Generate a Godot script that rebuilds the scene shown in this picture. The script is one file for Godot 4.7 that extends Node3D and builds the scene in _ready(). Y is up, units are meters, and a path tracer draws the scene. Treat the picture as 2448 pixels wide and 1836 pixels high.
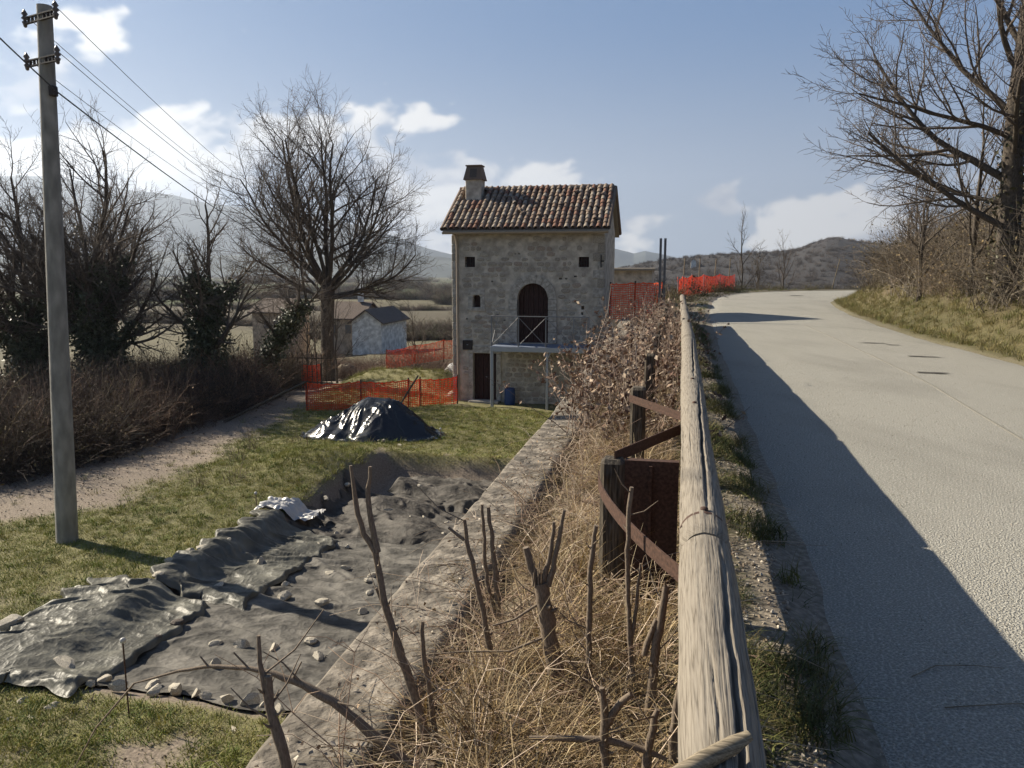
extends Node3D
# A country road on a terrace above an excavation yard with a small stone house, seen over a timber guard rail on a bright winter day.
# X runs across the road, -Z along it, Y up; the road surface is Y = 0 and the yard below the retaining wall lies at about -3.

var rng := RandomNumberGenerator.new()
var fine_noise := FastNoiseLite.new()
var broad_noise := FastNoiseLite.new()
var soft_noise := FastNoiseLite.new()
var used := {}
var M := {}
var T := {}

# ------------------------------------------------------------------ mesh buffer
class Buf:
	var v := PackedVector3Array()
	var n := PackedVector3Array()
	var c := PackedColorArray()
	var i := PackedInt32Array()
	var col := Color(1, 1, 1)
	func put(p: Vector3, q: Vector3) -> int:
		v.append(p)
		n.append(q)
		c.append(col)
		return v.size() - 1
	func tri(a: Vector3, b: Vector3, d: Vector3) -> void:
		var q := (d - a).cross(b - a).normalized()
		var k := v.size()
		v.append(a); v.append(b); v.append(d)
		n.append(q); n.append(q); n.append(q)
		c.append(col); c.append(col); c.append(col)
		i.append(k); i.append(k + 1); i.append(k + 2)
	func quad(a: Vector3, b: Vector3, d: Vector3, e: Vector3) -> void:
		var q := (d - a).cross(b - a)
		if q.length_squared() < 1e-12:
			q = (e - a).cross(d - a)
		q = q.normalized()
		var k := v.size()
		v.append(a); v.append(b); v.append(d); v.append(e)
		n.append(q); n.append(q); n.append(q); n.append(q)
		c.append(col); c.append(col); c.append(col); c.append(col)
		i.append_array(PackedInt32Array([k, k + 1, k + 2, k, k + 2, k + 3]))
	# box with slightly chamfered long edges, in a frame
	func box(mid: Vector3, size: Vector3, basis := Basis(), bevel := 0.0) -> void:
		var h := size * 0.5
		var b := minf(bevel, minf(h.x, minf(h.y, h.z)) * 0.9)
		if b <= 0.0:
			var p: Array[Vector3] = []
			for k in 8:
				p.append(mid + basis * Vector3(h.x * (1 if k & 1 else -1), h.y * (1 if k & 2 else -1), h.z * (1 if k & 4 else -1)))
			quad(p[4], p[6], p[7], p[5]); quad(p[1], p[3], p[2], p[0])
			quad(p[5], p[7], p[3], p[1]); quad(p[0], p[2], p[6], p[4])
			quad(p[6], p[2], p[3], p[7]); quad(p[0], p[4], p[5], p[1])
			return
		# six faces pulled in by b, twelve edge strips, eight corners
		var g := func(x: float, y: float, z: float) -> Vector3: return mid + basis * Vector3(x, y, z)
		for s in [-1.0, 1.0]:
			quad(g.call(s * h.x, -h.y + b, -h.z + b), g.call(s * h.x, h.y - b, -h.z + b), g.call(s * h.x, h.y - b, h.z - b), g.call(s * h.x, -h.y + b, h.z - b))
			quad(g.call(-h.x + b, s * h.y, -h.z + b), g.call(h.x - b, s * h.y, -h.z + b), g.call(h.x - b, s * h.y, h.z - b), g.call(-h.x + b, s * h.y, h.z - b))
			quad(g.call(-h.x + b, -h.y + b, s * h.z), g.call(h.x - b, -h.y + b, s * h.z), g.call(h.x - b, h.y - b, s * h.z), g.call(-h.x + b, h.y - b, s * h.z))
			for t in [-1.0, 1.0]:
				quad(g.call(s * h.x, t * (h.y - b), -h.z + b), g.call(s * (h.x - b), t * h.y, -h.z + b), g.call(s * (h.x - b), t * h.y, h.z - b), g.call(s * h.x, t * (h.y - b), h.z - b))
				quad(g.call(s * h.x, -h.y + b, t * (h.z - b)), g.call(s * (h.x - b), -h.y + b, t * h.z), g.call(s * (h.x - b), h.y - b, t * h.z), g.call(s * h.x, h.y - b, t * (h.z - b)))
				quad(g.call(-h.x + b, s * h.y, t * (h.z - b)), g.call(-h.x + b, s * (h.y - b), t * h.z), g.call(h.x - b, s * (h.y - b), t * h.z), g.call(h.x - b, s * h.y, t * (h.z - b)))
				for u in [-1.0, 1.0]:
					tri(g.call(s * h.x, t * (h.y - b), u * (h.z - b)), g.call(s * (h.x - b), t * h.y, u * (h.z - b)), g.call(s * (h.x - b), t * (h.y - b), u * h.z))
	# a bent round rod through points, radius at each
	func tube(pts: PackedVector3Array, rad: PackedFloat32Array, sides := 5, cap := false) -> void:
		var m := pts.size()
		if m < 2:
			return
		var d := (pts[1] - pts[0]).normalized()
		var side := d.cross(Vector3(0.31, 0.9, 0.17) if absf(d.y) < 0.9 else Vector3(1, 0.1, 0.2)).normalized()
		var first := v.size()
		var up := Vector3.ZERO
		for k in m:
			if k > 0 and k < m - 1:
				d = (pts[k + 1] - pts[k - 1]).normalized()
			elif k == m - 1:
				d = (pts[k] - pts[k - 1]).normalized()
			side = (side - d * side.dot(d)).normalized()
			up = d.cross(side)
			for s in sides:
				var a := TAU * s / sides
				var q := side * cos(a) + up * sin(a)
				v.append(pts[k] + q * rad[k])
				n.append(q)
				c.append(col)
		for k in m - 1:
			for s in sides:
				var a := first + k * sides + s
				var b := first + k * sides + (s + 1) % sides
				i.append(a); i.append(a + sides); i.append(b)
				i.append(b); i.append(a + sides); i.append(b + sides)
		if cap:
			for e in [0, m - 1]:
				var at: int = first + e * sides
				for s in range(1, sides - 1):
					tri(v[at], v[at + s], v[at + s + 1])
	# smooth grid of points, row after row
	func grid(p: PackedVector3Array, across: int, colors := PackedColorArray()) -> void:
		var first := v.size()
		var rows: int = p.size() / across
		for r in rows:
			for k in across:
				var a := p[r * across + maxi(k - 1, 0)]
				var b := p[r * across + mini(k + 1, across - 1)]
				var d := p[maxi(r - 1, 0) * across + k]
				var e := p[mini(r + 1, rows - 1) * across + k]
				var q := (e - d).cross(b - a).normalized()
				v.append(p[r * across + k])
				n.append(q)
				c.append(colors[r * across + k] if colors.size() else col)
		for r in rows - 1:
			for k in across - 1:
				var a := first + r * across + k
				i.append_array(PackedInt32Array([a, a + 1, a + across, a + 1, a + across + 1, a + across]))
	# turned shape about the Y axis: profile of (radius, height)
	func lathe(at: Vector3, prof: Array, sides := 16) -> void:
		var p := PackedVector3Array()
		for q in prof:
			for s in sides + 1:
				var a := TAU * s / sides
				p.append(at + Vector3(cos(a) * q.x, q.y, sin(a) * q.x))
		grid(p, sides + 1)
	func mesh() -> ArrayMesh:
		var a := []
		a.resize(Mesh.ARRAY_MAX)
		a[Mesh.ARRAY_VERTEX] = v
		a[Mesh.ARRAY_NORMAL] = n
		a[Mesh.ARRAY_COLOR] = c
		a[Mesh.ARRAY_INDEX] = i
		var m := ArrayMesh.new()
		m.add_surface_from_arrays(Mesh.PRIMITIVE_TRIANGLES, a)
		return m


# ------------------------------------------------------------------ nodes
func numbered(called: String) -> String:
	if not used.has(called):
		used[called] = 0
		return called
	used[called] += 1
	return "%s_%03d" % [called, used[called]]

func tag(o: Node3D, label := "", category := "", group := "", kind := "") -> Node3D:
	if label: o.set_meta("label", label)
	if category: o.set_meta("category", category)
	if group: o.set_meta("group", group)
	if kind: o.set_meta("kind", kind)
	return o

func thing(called: String, label: String, category: String, at := Vector3.ZERO, turn := 0.0, group := "") -> Node3D:
	var o := Node3D.new()
	o.name = numbered(called)
	add_child(o)
	o.position = at
	o.rotation.y = turn
	return tag(o, label, category, group)

func part(called: String, b: Variant, material: Material, parent: Node = self) -> MeshInstance3D:
	var o := MeshInstance3D.new()
	o.name = numbered(called) if parent == self else called
	o.mesh = b.mesh() if b is Buf else b
	o.material_override = material
	parent.add_child(o, true)
	return o

func many(called: String, mesh: Mesh, at: Array, cols: PackedColorArray, material: Material, parent: Node = self) -> MultiMeshInstance3D:
	var mm := MultiMesh.new()
	mm.transform_format = MultiMesh.TRANSFORM_3D
	mm.use_colors = true
	mm.mesh = mesh
	mm.instance_count = at.size()
	for k in at.size():
		mm.set_instance_transform(k, at[k])
		mm.set_instance_color(k, cols[k] if k < cols.size() else Color(1, 1, 1))
	var o := MultiMeshInstance3D.new()
	o.name = numbered(called) if parent == self else called
	o.multimesh = mm
	o.material_override = material
	parent.add_child(o, true)
	return o

# ------------------------------------------------------------------ materials
func noise_picture(key: String, freq: float, lo: float, hi: float, octaves := 4, kind := FastNoiseLite.TYPE_SIMPLEX_SMOOTH, bump := 0.0, size := 512) -> NoiseTexture2D:
	if T.has(key):
		return T[key]
	var f := FastNoiseLite.new()
	f.seed = key.hash() % 1000
	f.noise_type = kind
	f.frequency = freq
	f.fractal_octaves = octaves
	if kind == FastNoiseLite.TYPE_CELLULAR:
		f.cellular_return_type = FastNoiseLite.RETURN_DISTANCE
	var t := NoiseTexture2D.new()
	t.width = size
	t.height = size
	t.seamless = true
	t.noise = f
	if key == "wrinkle_n":
		f.fractal_type = FastNoiseLite.FRACTAL_RIDGED
	if bump > 0.0:
		t.as_normal_map = true
		t.bump_strength = bump
	else:
		var g := Gradient.new()
		g.set_color(0, Color(lo, lo, lo))
		g.set_color(1, Color(hi, hi, hi))
		if key == "cracks":
			# thin dark checks in bleached wood
			f.fractal_type = FastNoiseLite.FRACTAL_RIDGED
			g.set_color(0, Color(0.88, 0.88, 0.88))
			g.set_color(1, Color(0.25, 0.24, 0.23))
			g.add_point(0.5, Color(1, 1, 1))
			g.add_point(0.74, Color(0.86, 0.85, 0.84))
			g.add_point(0.92, Color(0.5, 0.48, 0.46))
		t.color_ramp = g
	T[key] = t
	return t

# colour is the real-world base colour (linear); tile is the size of one texture repeat in metres
func mat(called: String, lin: Color, rough := 0.9, tex: Texture2D = null, tile := Vector3.ONE, nrm: Texture2D = null, strength := 1.0, own := false) -> StandardMaterial3D:
	var m := StandardMaterial3D.new()
	m.resource_name = called
	m.albedo_color = lin.linear_to_srgb()
	m.roughness = rough
	m.metallic_specular = 0.35
	m.cull_mode = BaseMaterial3D.CULL_DISABLED
	m.vertex_color_use_as_albedo = true
	if tex:
		m.albedo_texture = tex
	if nrm:
		m.normal_enabled = true
		m.normal_texture = nrm
		m.normal_scale = strength
	if tex or nrm:
		m.uv1_triplanar = true
		m.uv1_world_triplanar = not own
		m.uv1_scale = Vector3(1 / tile.x, 1 / tile.y, 1 / tile.z)
	M[called] = m
	return m

func materials() -> void:
	var grain := noise_picture("grain", 0.03, 0.62, 1.1, 5)
	var soft := noise_picture("soft", 0.008, 0.7, 1.05, 5)
	var spots := noise_picture("spots", 0.05, 0.6, 1.0, 3, FastNoiseLite.TYPE_CELLULAR)
	var rough_n := noise_picture("rough_n", 0.035, 0, 1, 5, FastNoiseLite.TYPE_SIMPLEX_SMOOTH, 6.0)
	var pebble_n := noise_picture("pebble_n", 0.06, 0, 1, 2, FastNoiseLite.TYPE_CELLULAR, 10.0)
	var pebble := noise_picture("pebble", 0.06, 0.58, 1.05, 3, FastNoiseLite.TYPE_CELLULAR)
	mat("ground", Color(1, 1, 1), 0.95, grain, Vector3(0.9, 0.9, 0.9), rough_n, 0.4)
	mat("road", Color(0.47, 0.45, 0.392), 0.9, pebble, Vector3(0.42, 0.42, 0.42), pebble_n, 1.2)
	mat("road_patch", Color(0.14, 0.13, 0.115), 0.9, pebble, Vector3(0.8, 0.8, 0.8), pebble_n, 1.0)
	mat("road_seam", Color(0.35, 0.327, 0.272), 0.9, pebble, Vector3(0.5, 0.5, 0.5), pebble_n, 0.8)
	mat("concrete", Color(0.255, 0.222, 0.182), 0.95, noise_picture("lichen", 0.012, 0.42, 1.12, 6), Vector3(1.1, 1.1, 1.1), rough_n, 1.0)
	mat("pole_concrete", Color(0.30, 0.29, 0.265), 0.9, soft, Vector3(0.7, 2.5, 0.7), rough_n, 0.3)
	noise_picture("streak", 0.02, 0.30, 1.0, 5)
	mat("log_wood", Color(0.225, 0.198, 0.162), 0.85, noise_picture("cracks", 0.012, 0, 1, 4, FastNoiseLite.TYPE_SIMPLEX_SMOOTH, 0.0, 1024), Vector3(0.16, 0.16, 6.0), noise_picture("streak_n", 0.03, 0, 1, 4, FastNoiseLite.TYPE_SIMPLEX_SMOOTH, 9.0), 1.0)
	mat("post_wood", Color(0.20, 0.165, 0.125), 0.9, T["streak"], Vector3(0.2, 2.5, 0.2), T["streak_n"], 0.8)
	mat("rust", Color(0.088, 0.048, 0.034), 0.75, grain, Vector3(0.35, 0.35, 0.35), rough_n, 0.25)
	mat("bark", Color(0.11, 0.09, 0.072), 0.95, grain, Vector3(0.5, 1.5, 0.5))
	mat("twig", Color(0.11, 0.09, 0.075), 0.95)
	mat("stem", Color(0.23, 0.18, 0.135), 0.9, grain, Vector3(0.08, 0.35, 0.08), rough_n, 0.6)
	mat("cane", Color(1, 1, 1), 0.9)
	mat("blade", Color(1, 1, 1), 0.8).backlight_enabled = true
	M["blade"].backlight = Color(0.35, 0.35, 0.2)
	mat("leaf", Color(1, 1, 1), 0.75).backlight_enabled = true
	M["leaf"].backlight = Color(0.16, 0.13, 0.09)
	mat("ivy", Color(1, 1, 1), 0.45)
	mat("mortar", Color(0.58, 0.515, 0.425), 0.95, soft, Vector3(1.9, 1.9, 1.9), rough_n, 0.7)
	var tones := [Color(0.50, 0.445, 0.365), Color(0.46, 0.405, 0.33), Color(0.54, 0.48, 0.39), Color(0.40, 0.35, 0.285), Color(0.46, 0.375, 0.30)]
	for k in tones.size():
		mat("stone_%d" % k, tones[k], 0.95, grain, Vector3(0.5, 0.5, 0.5), rough_n, 0.6)
	mat("dressed_stone", Color(0.50, 0.455, 0.39), 0.9, soft, Vector3(0.8, 0.8, 0.8), rough_n, 0.4)
	mat("field_stone", Color(0.50, 0.45, 0.365), 0.9, grain, Vector3(0.3, 0.3, 0.3), rough_n, 0.7)
	mat("dark_stone", Color(0.12, 0.10, 0.085), 0.9, grain, Vector3(0.3, 0.3, 0.3), rough_n, 0.7)
	var clay := [Color(0.34, 0.235, 0.17), Color(0.40, 0.31, 0.235), Color(0.26, 0.19, 0.145), Color(0.42, 0.35, 0.28), Color(0.30, 0.16, 0.11)]
	for k in clay.size():
		mat("tile_%d" % k, clay[k], 0.85, spots, Vector3(0.45, 0.45, 0.45), rough_n, 0.3)
	mat("door_wood", Color(0.085, 0.035, 0.028), 0.6, T["streak"], Vector3(0.3, 3, 0.3))
	mat("dark_iron", Color(0.035, 0.028, 0.026), 0.6)
	mat("pane", Color(0.10, 0.10, 0.105), 0.12)
	mat("zinc", Color(0.34, 0.36, 0.39), 0.45).metallic = 0.6
	mat("deck_paint", Color(0.17, 0.20, 0.26), 0.6)
	mat("copper", Color(0.33, 0.27, 0.21), 0.6)
	mat("blue_plastic", Color(0.03, 0.06, 0.16), 0.5)
	mat("black_plastic", Color(0.012, 0.012, 0.013), 0.22).metallic_specular = 0.5
	noise_picture("dust", 0.007, 0.45, 1.15, 6)
	noise_picture("wrinkle_n", 0.011, 0, 1, 3, FastNoiseLite.TYPE_SIMPLEX_SMOOTH, 14.0)
	mat("sheet", Color(0.150, 0.138, 0.120), 0.82, T["dust"], Vector3(2.6, 2.6, 2.0), T["wrinkle_n"], 0.4)
	mat("sheet_green", Color(0.155, 0.148, 0.120), 0.52, T["dust"], Vector3(1.7, 1.7, 2.1), T["wrinkle_n"], 0.4)
	mat("sheet_dark", Color(0.10, 0.088, 0.075), 0.75, T["dust"], Vector3(1.9, 1.9, 1.4), T["wrinkle_n"], 0.4)
	mat("white_plastic", Color(0.42, 0.41, 0.40), 0.4)
	mat("net", Color(0.66, 0.09, 0.03), 0.6).backlight_enabled = true
	M["net"].backlight = Color(0.55, 0.10, 0.03)
	mat("plaster", Color(0.74, 0.725, 0.68), 0.9, soft, Vector3(3, 3, 3))
	mat("cream_plaster", Color(0.45, 0.36, 0.27), 0.9, soft, Vector3(3, 3, 3))
	mat("far_roof", Color(0.15, 0.115, 0.095), 0.9, grain, Vector3(2, 2, 2))
	mat("steel_grey", Color(0.22, 0.22, 0.225), 0.55).metallic = 0.4
	mat("porcelain", Color(0.10, 0.08, 0.07), 0.3)
	mat("wire", Color(0.05, 0.05, 0.055), 0.6)
	mat("hill_wood", Color(1, 1, 1), 0.98, spots, Vector3(22, 22, 22))
	mat("mountain", Color(0.10, 0.11, 0.10), 0.98, soft, Vector3(900, 900, 900))
	mat("pale_wood", Color(0.46, 0.38, 0.27), 0.9, T["streak"], Vector3(1.5, 0.05, 0.05))
	mat("red_paint", Color(0.30, 0.05, 0.03), 0.7)

# ------------------------------------------------------------------ the lie of the land
const ROAD_LEFT := [[0.66, 30], [0.64, 2], [0.66, -8], [0.70, -18], [0.80, -25], [0.98, -31], [1.25, -38], [1.6, -44], [2.2, -50], [3.4, -55], [6.0, -60], [11, -63.5], [18, -65.3], [30, -66], [75, -66]]
const ROAD_RIGHT := [[6.6, 30], [6.3, 2], [6.3, -8], [6.25, -16.5], [5.98, -21.5], [6.25, -31], [6.75, -37], [7.6, -43.5], [9.3, -48], [12, -51], [16, -52.6], [22, -53.4], [30, -53.8], [50, -54], [75, -54]]
const PROFILE := [[-60, -3.0], [0, -3.0], [28, -3.1], [34, -3.35], [38, -3.8], [45, -4.5], [60, -5.4], [80, -6.3], [150, -9.0], [300, -12.0], [600, -16.0], [1200, -21.0], [2500, -31.0], [9000, -55.0]]

func along(table: Array, at: float) -> float:
	if at <= table[0][0]:
		return table[0][1]
	for k in table.size() - 1:
		if at <= table[k + 1][0]:
			return lerpf(table[k][1], table[k + 1][1], (at - table[k][0]) / (table[k + 1][0] - table[k][0]))
	return table[-1][1]

func wall_x(z: float) -> float:
	return along([[-28, -1.96], [-12.6, -1.56], [-9, -1.49], [30, -1.49]], z)

# signed distance to a polyline, positive on the left of its direction of travel (-Z first)
func beside(line: Array, x: float, z: float) -> float:
	var best := 1e9
	var sgn := 1.0
	var p := Vector2(x, z)
	for k in line.size() - 1:
		var a := Vector2(line[k][0], line[k][1])
		var b := Vector2(line[k + 1][0], line[k + 1][1])
		var t := clampf((p - a).dot(b - a) / (b - a).length_squared(), 0, 1)
		var d := p.distance_to(a + (b - a) * t)
		if d < best:
			best = d
			sgn = 1.0 if (b - a).cross(p - a) < 0.0 else -1.0
	return best * sgn

func pit_depth(x: float, z: float) -> float:
	if x < -8.2 or x > -1.2 or z > -6.9 or z < -20.0:
		return 0.0
	var left := smoothstep(-7.62, -7.0, x + 0.12 * fine_noise.get_noise_2d(x * 20, z * 60))
	var far := smoothstep(-19.4, -19.05, z + 0.10 * fine_noise.get_noise_2d(x * 90, z * 20))
	var near := smoothstep(-7.2, -8.0, z)
	return left * far * near * lerpf(0.16, 0.55, clampf((-7.6 - z) / 9.0, 0, 1))

func left_land(x: float, z: float) -> float:
	var d := -z
	var h := along(PROFILE, d)
	h -= 0.06 * clampf(-12.5 - x, 0, 25) * smoothstep(6, 16, d) * (1.0 - smoothstep(60, 200, d))
	h += 0.10 * fine_noise.get_noise_2d(x * 14, z * 14) * (1.0 - smoothstep(60, 120, d)) + 0.035 * fine_noise.get_noise_2d(x * 90, z * 90)
	# grassy mound at the far left corner of the trench, and the bank behind the yard
	h += 0.42 * exp(-(pow((x + 8.6) / 1.1, 2) + pow((z + 17.6) / 1.6, 2)))
	h += 0.75 * exp(-pow((z + 31.5) / 2.2, 2)) * smoothstep(-15, -12, x) * (1.0 - smoothstep(-9.5, -8.6, x))
	return h - pit_depth(x, z)

func right_land(x: float, z: float) -> float:
	var l := beside(ROAD_LEFT, x, z)
	var r := beside(ROAD_RIGHT, x, z)
	var out_l := l
	var out_r := -r
	var bumps := 0.03 * fine_noise.get_noise_2d(x * 110, z * 110)
	if out_l <= 0.0 and out_r <= 0.0:
		return maxf(-0.09, maxf(out_l, out_r) * 0.35) + bumps * 0.3
	if out_r > 0.0:
		var rise := 0.02 + 3.6 * (1.0 - exp(-maxf(out_r - 0.5, 0.0) / 5.5)) + 0.06 * out_r
		return rise + bumps + 0.25 * fine_noise.get_noise_2d(x * 18, z * 18) * smoothstep(0.8, 3, out_r)
	return minf(0.03, out_l * 0.2) + bumps

func land(x: float, z: float) -> float:
	if z > -28.0:
		if x < wall_x(z) + 0.22:
			return left_land(x, z)
		if x < wall_x(z) + 0.60:
			return -0.12
		return right_land(x, z)
	if z < -140.0:
		return left_land(x, z)
	var l := beside(ROAD_LEFT, x, z)
	if l <= 0.0:
		return right_land(x, z)
	var width := lerpf(0.7, 9.0, clampf((-28.0 - z) / 30.0, 0, 1)) + 6.0 * smoothstep(-60, -75, z)
	var t := smoothstep(1.6, 1.6 + width, l)
	return lerpf(right_land(x, z), left_land(x, z), t)

const PATH_RIGHT := [[-30, -13.7], [-24, -12.4], [-18, -11.3], [-13.6, -10.7], [-12.4, -12.2], [-9, -14.5], [0, -16]]
const PATH_LEFT := [[-30, -15.0], [-26, -13.4], [-19, -13.1], [-16.4, -13.3], [-14.4, -14.7], [-9, -19.0], [0, -24]]

# ------------------------------------------------------------------ sky
func sky_picture() -> ImageTexture:
	var w := 3072
	var h := 1536
	var img := Image.create(w, h, false, Image.FORMAT_RGBF)
	var f := FastNoiseLite.new()
	f.seed = 7
	f.frequency = 1.0
	f.fractal_octaves = 5
	f.fractal_gain = 0.52
	var sun := Vector3(-1.52, 1.0, -0.45).normalized()
	var zenith := Vector3(0.06, 0.125, 0.29)
	var middle := Vector3(0.185, 0.325, 0.575)
	var low := Vector3(0.52, 0.60, 0.70)
	var rows := h / 2
	var shade := func(e: float, cosine: float) -> Vector3:
		var c: Vector3 = low.lerp(middle, smoothstep(0.0, 0.30, e))
		c = c.lerp(zenith, smoothstep(0.22, 1.25, e))
		var g := maxf(cosine, 0.0)
		return c + Vector3(0.12, 0.11, 0.09) * pow(g, 6.0) + Vector3(0.5, 0.48, 0.42) * pow(g, 48.0)
	# the open sky on a coarse lattice, the band of clouds near the horizon pixel by pixel
	for y in range(0, rows):
		var e := (0.5 - (y + 0.5) / h) * PI
		var fine := e < 0.40
		var step := 1 if fine else 8
		var ce := cos(e)
		var se := sin(e)
		for x in range(0, w, step):
			# a panorama's first column looks along -Z
			var az := (x + 0.5 * step) / w * TAU
			var dir := Vector3(sin(az) * ce, se, -cos(az) * ce)
			var c: Vector3 = shade.call(e, dir.dot(sun))
			if fine:
				# heaps of cumulus standing in a band above the horizon, more of them towards the hills on the sun's side
				var toward := 0.5 + 0.5 * cos(az + 0.95)
				var top := lerpf(0.08, 0.29, pow(toward, 7.0))
				if e < top + 0.06:
					var q := Vector3(sin(az) * 5.0, e * 9.0, cos(az) * 5.0)
					var wob := f.get_noise_3d(q.x * 0.9 + 9.0, q.y * 0.9, q.z * 0.9)
					var d := 0.5 + 0.75 * f.get_noise_3d(q.x + wob * 0.5, q.y + wob * 0.25, q.z) + 0.22 * f.get_noise_3d(q.x * 3.1, q.y * 3.1, q.z * 3.1)
					var need := lerpf(0.60, 0.29, pow(toward, 2.0)) + 0.55 * smoothstep(top * 0.55, top + 0.05, e)
					var k := smoothstep(need, need + 0.20, d)
					if k > 0.0:
						var lit := clampf(0.5 + 2.2 * (d - 0.5 - 0.75 * f.get_noise_3d(q.x + wob * 0.5 + 0.10, q.y + 0.55 + wob * 0.25, q.z) + 0.0), 0, 1)
						var body := Vector3(0.56, 0.60, 0.68).lerp(Vector3(1.08, 1.06, 1.02), lit) * (0.86 + 0.3 * pow(toward, 3.0))
						c = c.lerp(body, k * 0.94)
			var col := Color(c.x, c.y, c.z)
			if step == 1:
				img.set_pixel(x, y, col)
			else:
				img.fill_rect(Rect2i(x, y, step, 1), col)
	img.fill_rect(Rect2i(0, rows, w, h - rows), Color(0.22, 0.21, 0.18))
	return ImageTexture.create_from_image(img)

func setting_camera_and_light() -> void:
	var cam := Camera3D.new()
	cam.name = "camera"
	cam.position = Vector3(0, 1.75, 0)
	cam.rotation_degrees = Vector3(-8.32, 11.76, 0)
	cam.fov = 50.98
	cam.near = 0.05
	cam.far = 20000
	add_child(cam)
	var env := Environment.new()
	env.background_mode = Environment.BG_SKY
	var sky := Sky.new()
	var sm := PanoramaSkyMaterial.new()
	sm.panorama = sky_picture()
	sky.sky_material = sm
	env.sky = sky
	env.background_energy_multiplier = 0.385
	env.tonemap_mode = Environment.TONE_MAPPER_LINEAR
	env.tonemap_exposure = 2.15
	# winter haze: thin, and brightest towards the sun
	env.volumetric_fog_enabled = true
	env.volumetric_fog_density = 0.00012
	env.volumetric_fog_anisotropy = 0.5
	env.volumetric_fog_albedo = Color(0.84, 0.90, 1.0)
	env.sdfgi_enabled = true
	env.ssao_enabled = true
	env.ssil_enabled = true
	var we := WorldEnvironment.new()
	we.name = "world"
	we.environment = env
	add_child(we)
	var sun := DirectionalLight3D.new()
	sun.name = "sun"
	sun.light_energy = 1.6
	sun.light_angular_distance = 0.5
	sun.light_color = Color(1.0, 0.955, 0.87)
	sun.shadow_enabled = true
	add_child(sun)
	sun.look_at_from_position(Vector3.ZERO, Vector3(1.52, -1.0, 0.45))

# ------------------------------------------------------------------ ground, road, wall
func spaced(stops: Array) -> PackedFloat32Array:
	# stops: [value, step up to the next stop]
	var out := PackedFloat32Array()
	for k in stops.size() - 1:
		var a: float = stops[k][0]
		var b: float = stops[k + 1][0]
		var m := maxi(1, int(round(absf(b - a) / stops[k][1])))
		for j in m:
			out.append(lerpf(a, b, float(j) / m))
	out.append(stops[-1][0])
	return out

func yard_cover(x: float, z: float) -> float:
	# 1 where short green grass grows, 0 on bare soil
	var g := 1.0
	var pr := along(PATH_RIGHT, z)
	g *= smoothstep(-0.7, 0.5, x - pr + 0.7 * fine_noise.get_noise_2d(x * 40, z * 40))
	if x > -7.7 and z < -7.3 and z > -19.3:
		g *= 1.0 - smoothstep(-7.75, -7.45, x)
	g *= smoothstep(-0.32, 0.10, fine_noise.get_noise_2d(x * 55 + 900, z * 55) + 0.25 + 0.3 * smoothstep(-8, -12, z))
	return clampf(g, 0, 1)

func ground_color(x: float, z: float) -> Color:
	var d := -z
	var soil := Color(0.26, 0.21, 0.165)
	var grass := Color(0.22, 0.21, 0.08)
	var v := 0.5 + 0.5 * fine_noise.get_noise_2d(x * 8 + 50, z * 8)
	if d > 60 or x < -30 or x > 40:
		# fields of the valley: strips of young green, stubble and brown hedges
		var u := broad_noise.get_noise_2d(floorf(x / 170.0) * 91.0 + 11.0 * floorf(z / 120.0), floorf(z / 120.0) * 53.0)
		var c := Color(0.10, 0.115, 0.045)
		if u > 0.16: c = Color(0.15, 0.13, 0.075)
		elif u < -0.18: c = Color(0.115, 0.095, 0.06)
		if x > 0 and d < 400: c = Color(0.10, 0.085, 0.055)
		return c * (0.8 + 0.4 * v)
	if x < wall_x(maxf(z, -28)) + 0.3 and (d < 28 or x < -2.0):
		return soil.lerp(grass, 0.75 * yard_cover(x, z)) * (0.75 + 0.5 * v)
	var r := -beside(ROAD_RIGHT, x, z)
	if r > 0.0:
		return Color(0.12, 0.105, 0.05).lerp(Color(0.15, 0.115, 0.07), smoothstep(0.5, 2.5, r + 1.5 * (v - 0.5))) * (0.75 + 0.5 * v)
	if x > 3.0:
		return Color(0.17, 0.15, 0.095) * (0.75 + 0.5 * v)
	if x < 0.02:
		return Color(0.20, 0.16, 0.11) * (0.7 + 0.6 * v)
	return Color(0.27, 0.23, 0.18).lerp(Color(0.13, 0.115, 0.06), smoothstep(0.45, 0.6, v) * (1.0 - smoothstep(0.25, 0.45, x))) * (0.8 + 0.4 * v)

func build_ground() -> void:
	var xs := spaced([[-5200, 1000], [-3000, 400], [-1000, 100], [-300, 25], [-100, 5], [-40, 1.5], [-22, 0.4], [-9, 0.2], [-2.1, 0.06], [-1.2, 0.2], [0.2, 0.09], [0.75, 0.5], [5.6, 0.15], [8.2, 0.4], [16, 1.5], [40, 6], [100, 25], [300, 100], [1000, 400], [3000, 1000], [5200, 1000]])
	var zs := spaced([[60, 10], [10, 1.0], [0, 0.4], [-6.5, 0.2], [-20, 0.3], [-36, 0.6], [-70, 2], [-120, 6], [-300, 25], [-1000, 100], [-3000, 400], [-5600, 1300]])
	var p := PackedVector3Array()
	var c := PackedColorArray()
	for z in zs:
		for x in xs:
			# the soil lies a little under the sheets that cover it
			var under := 0.07 * smoothstep(0.0, 0.35, minf(minf(x + (8.35 if z > -10.4 else 7.6), -1.6 - x), minf(-7.65 - z, z + 18.7)))
			p.append(Vector3(x, land(x, z) - under, z))
			c.append(ground_color(x, z))
	var b := Buf.new()
	b.grid(p, xs.size(), c)
	tag(part("ground", b, M.ground), "earth and grass of the yard, verges and valley", "", "", "structure")

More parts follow.
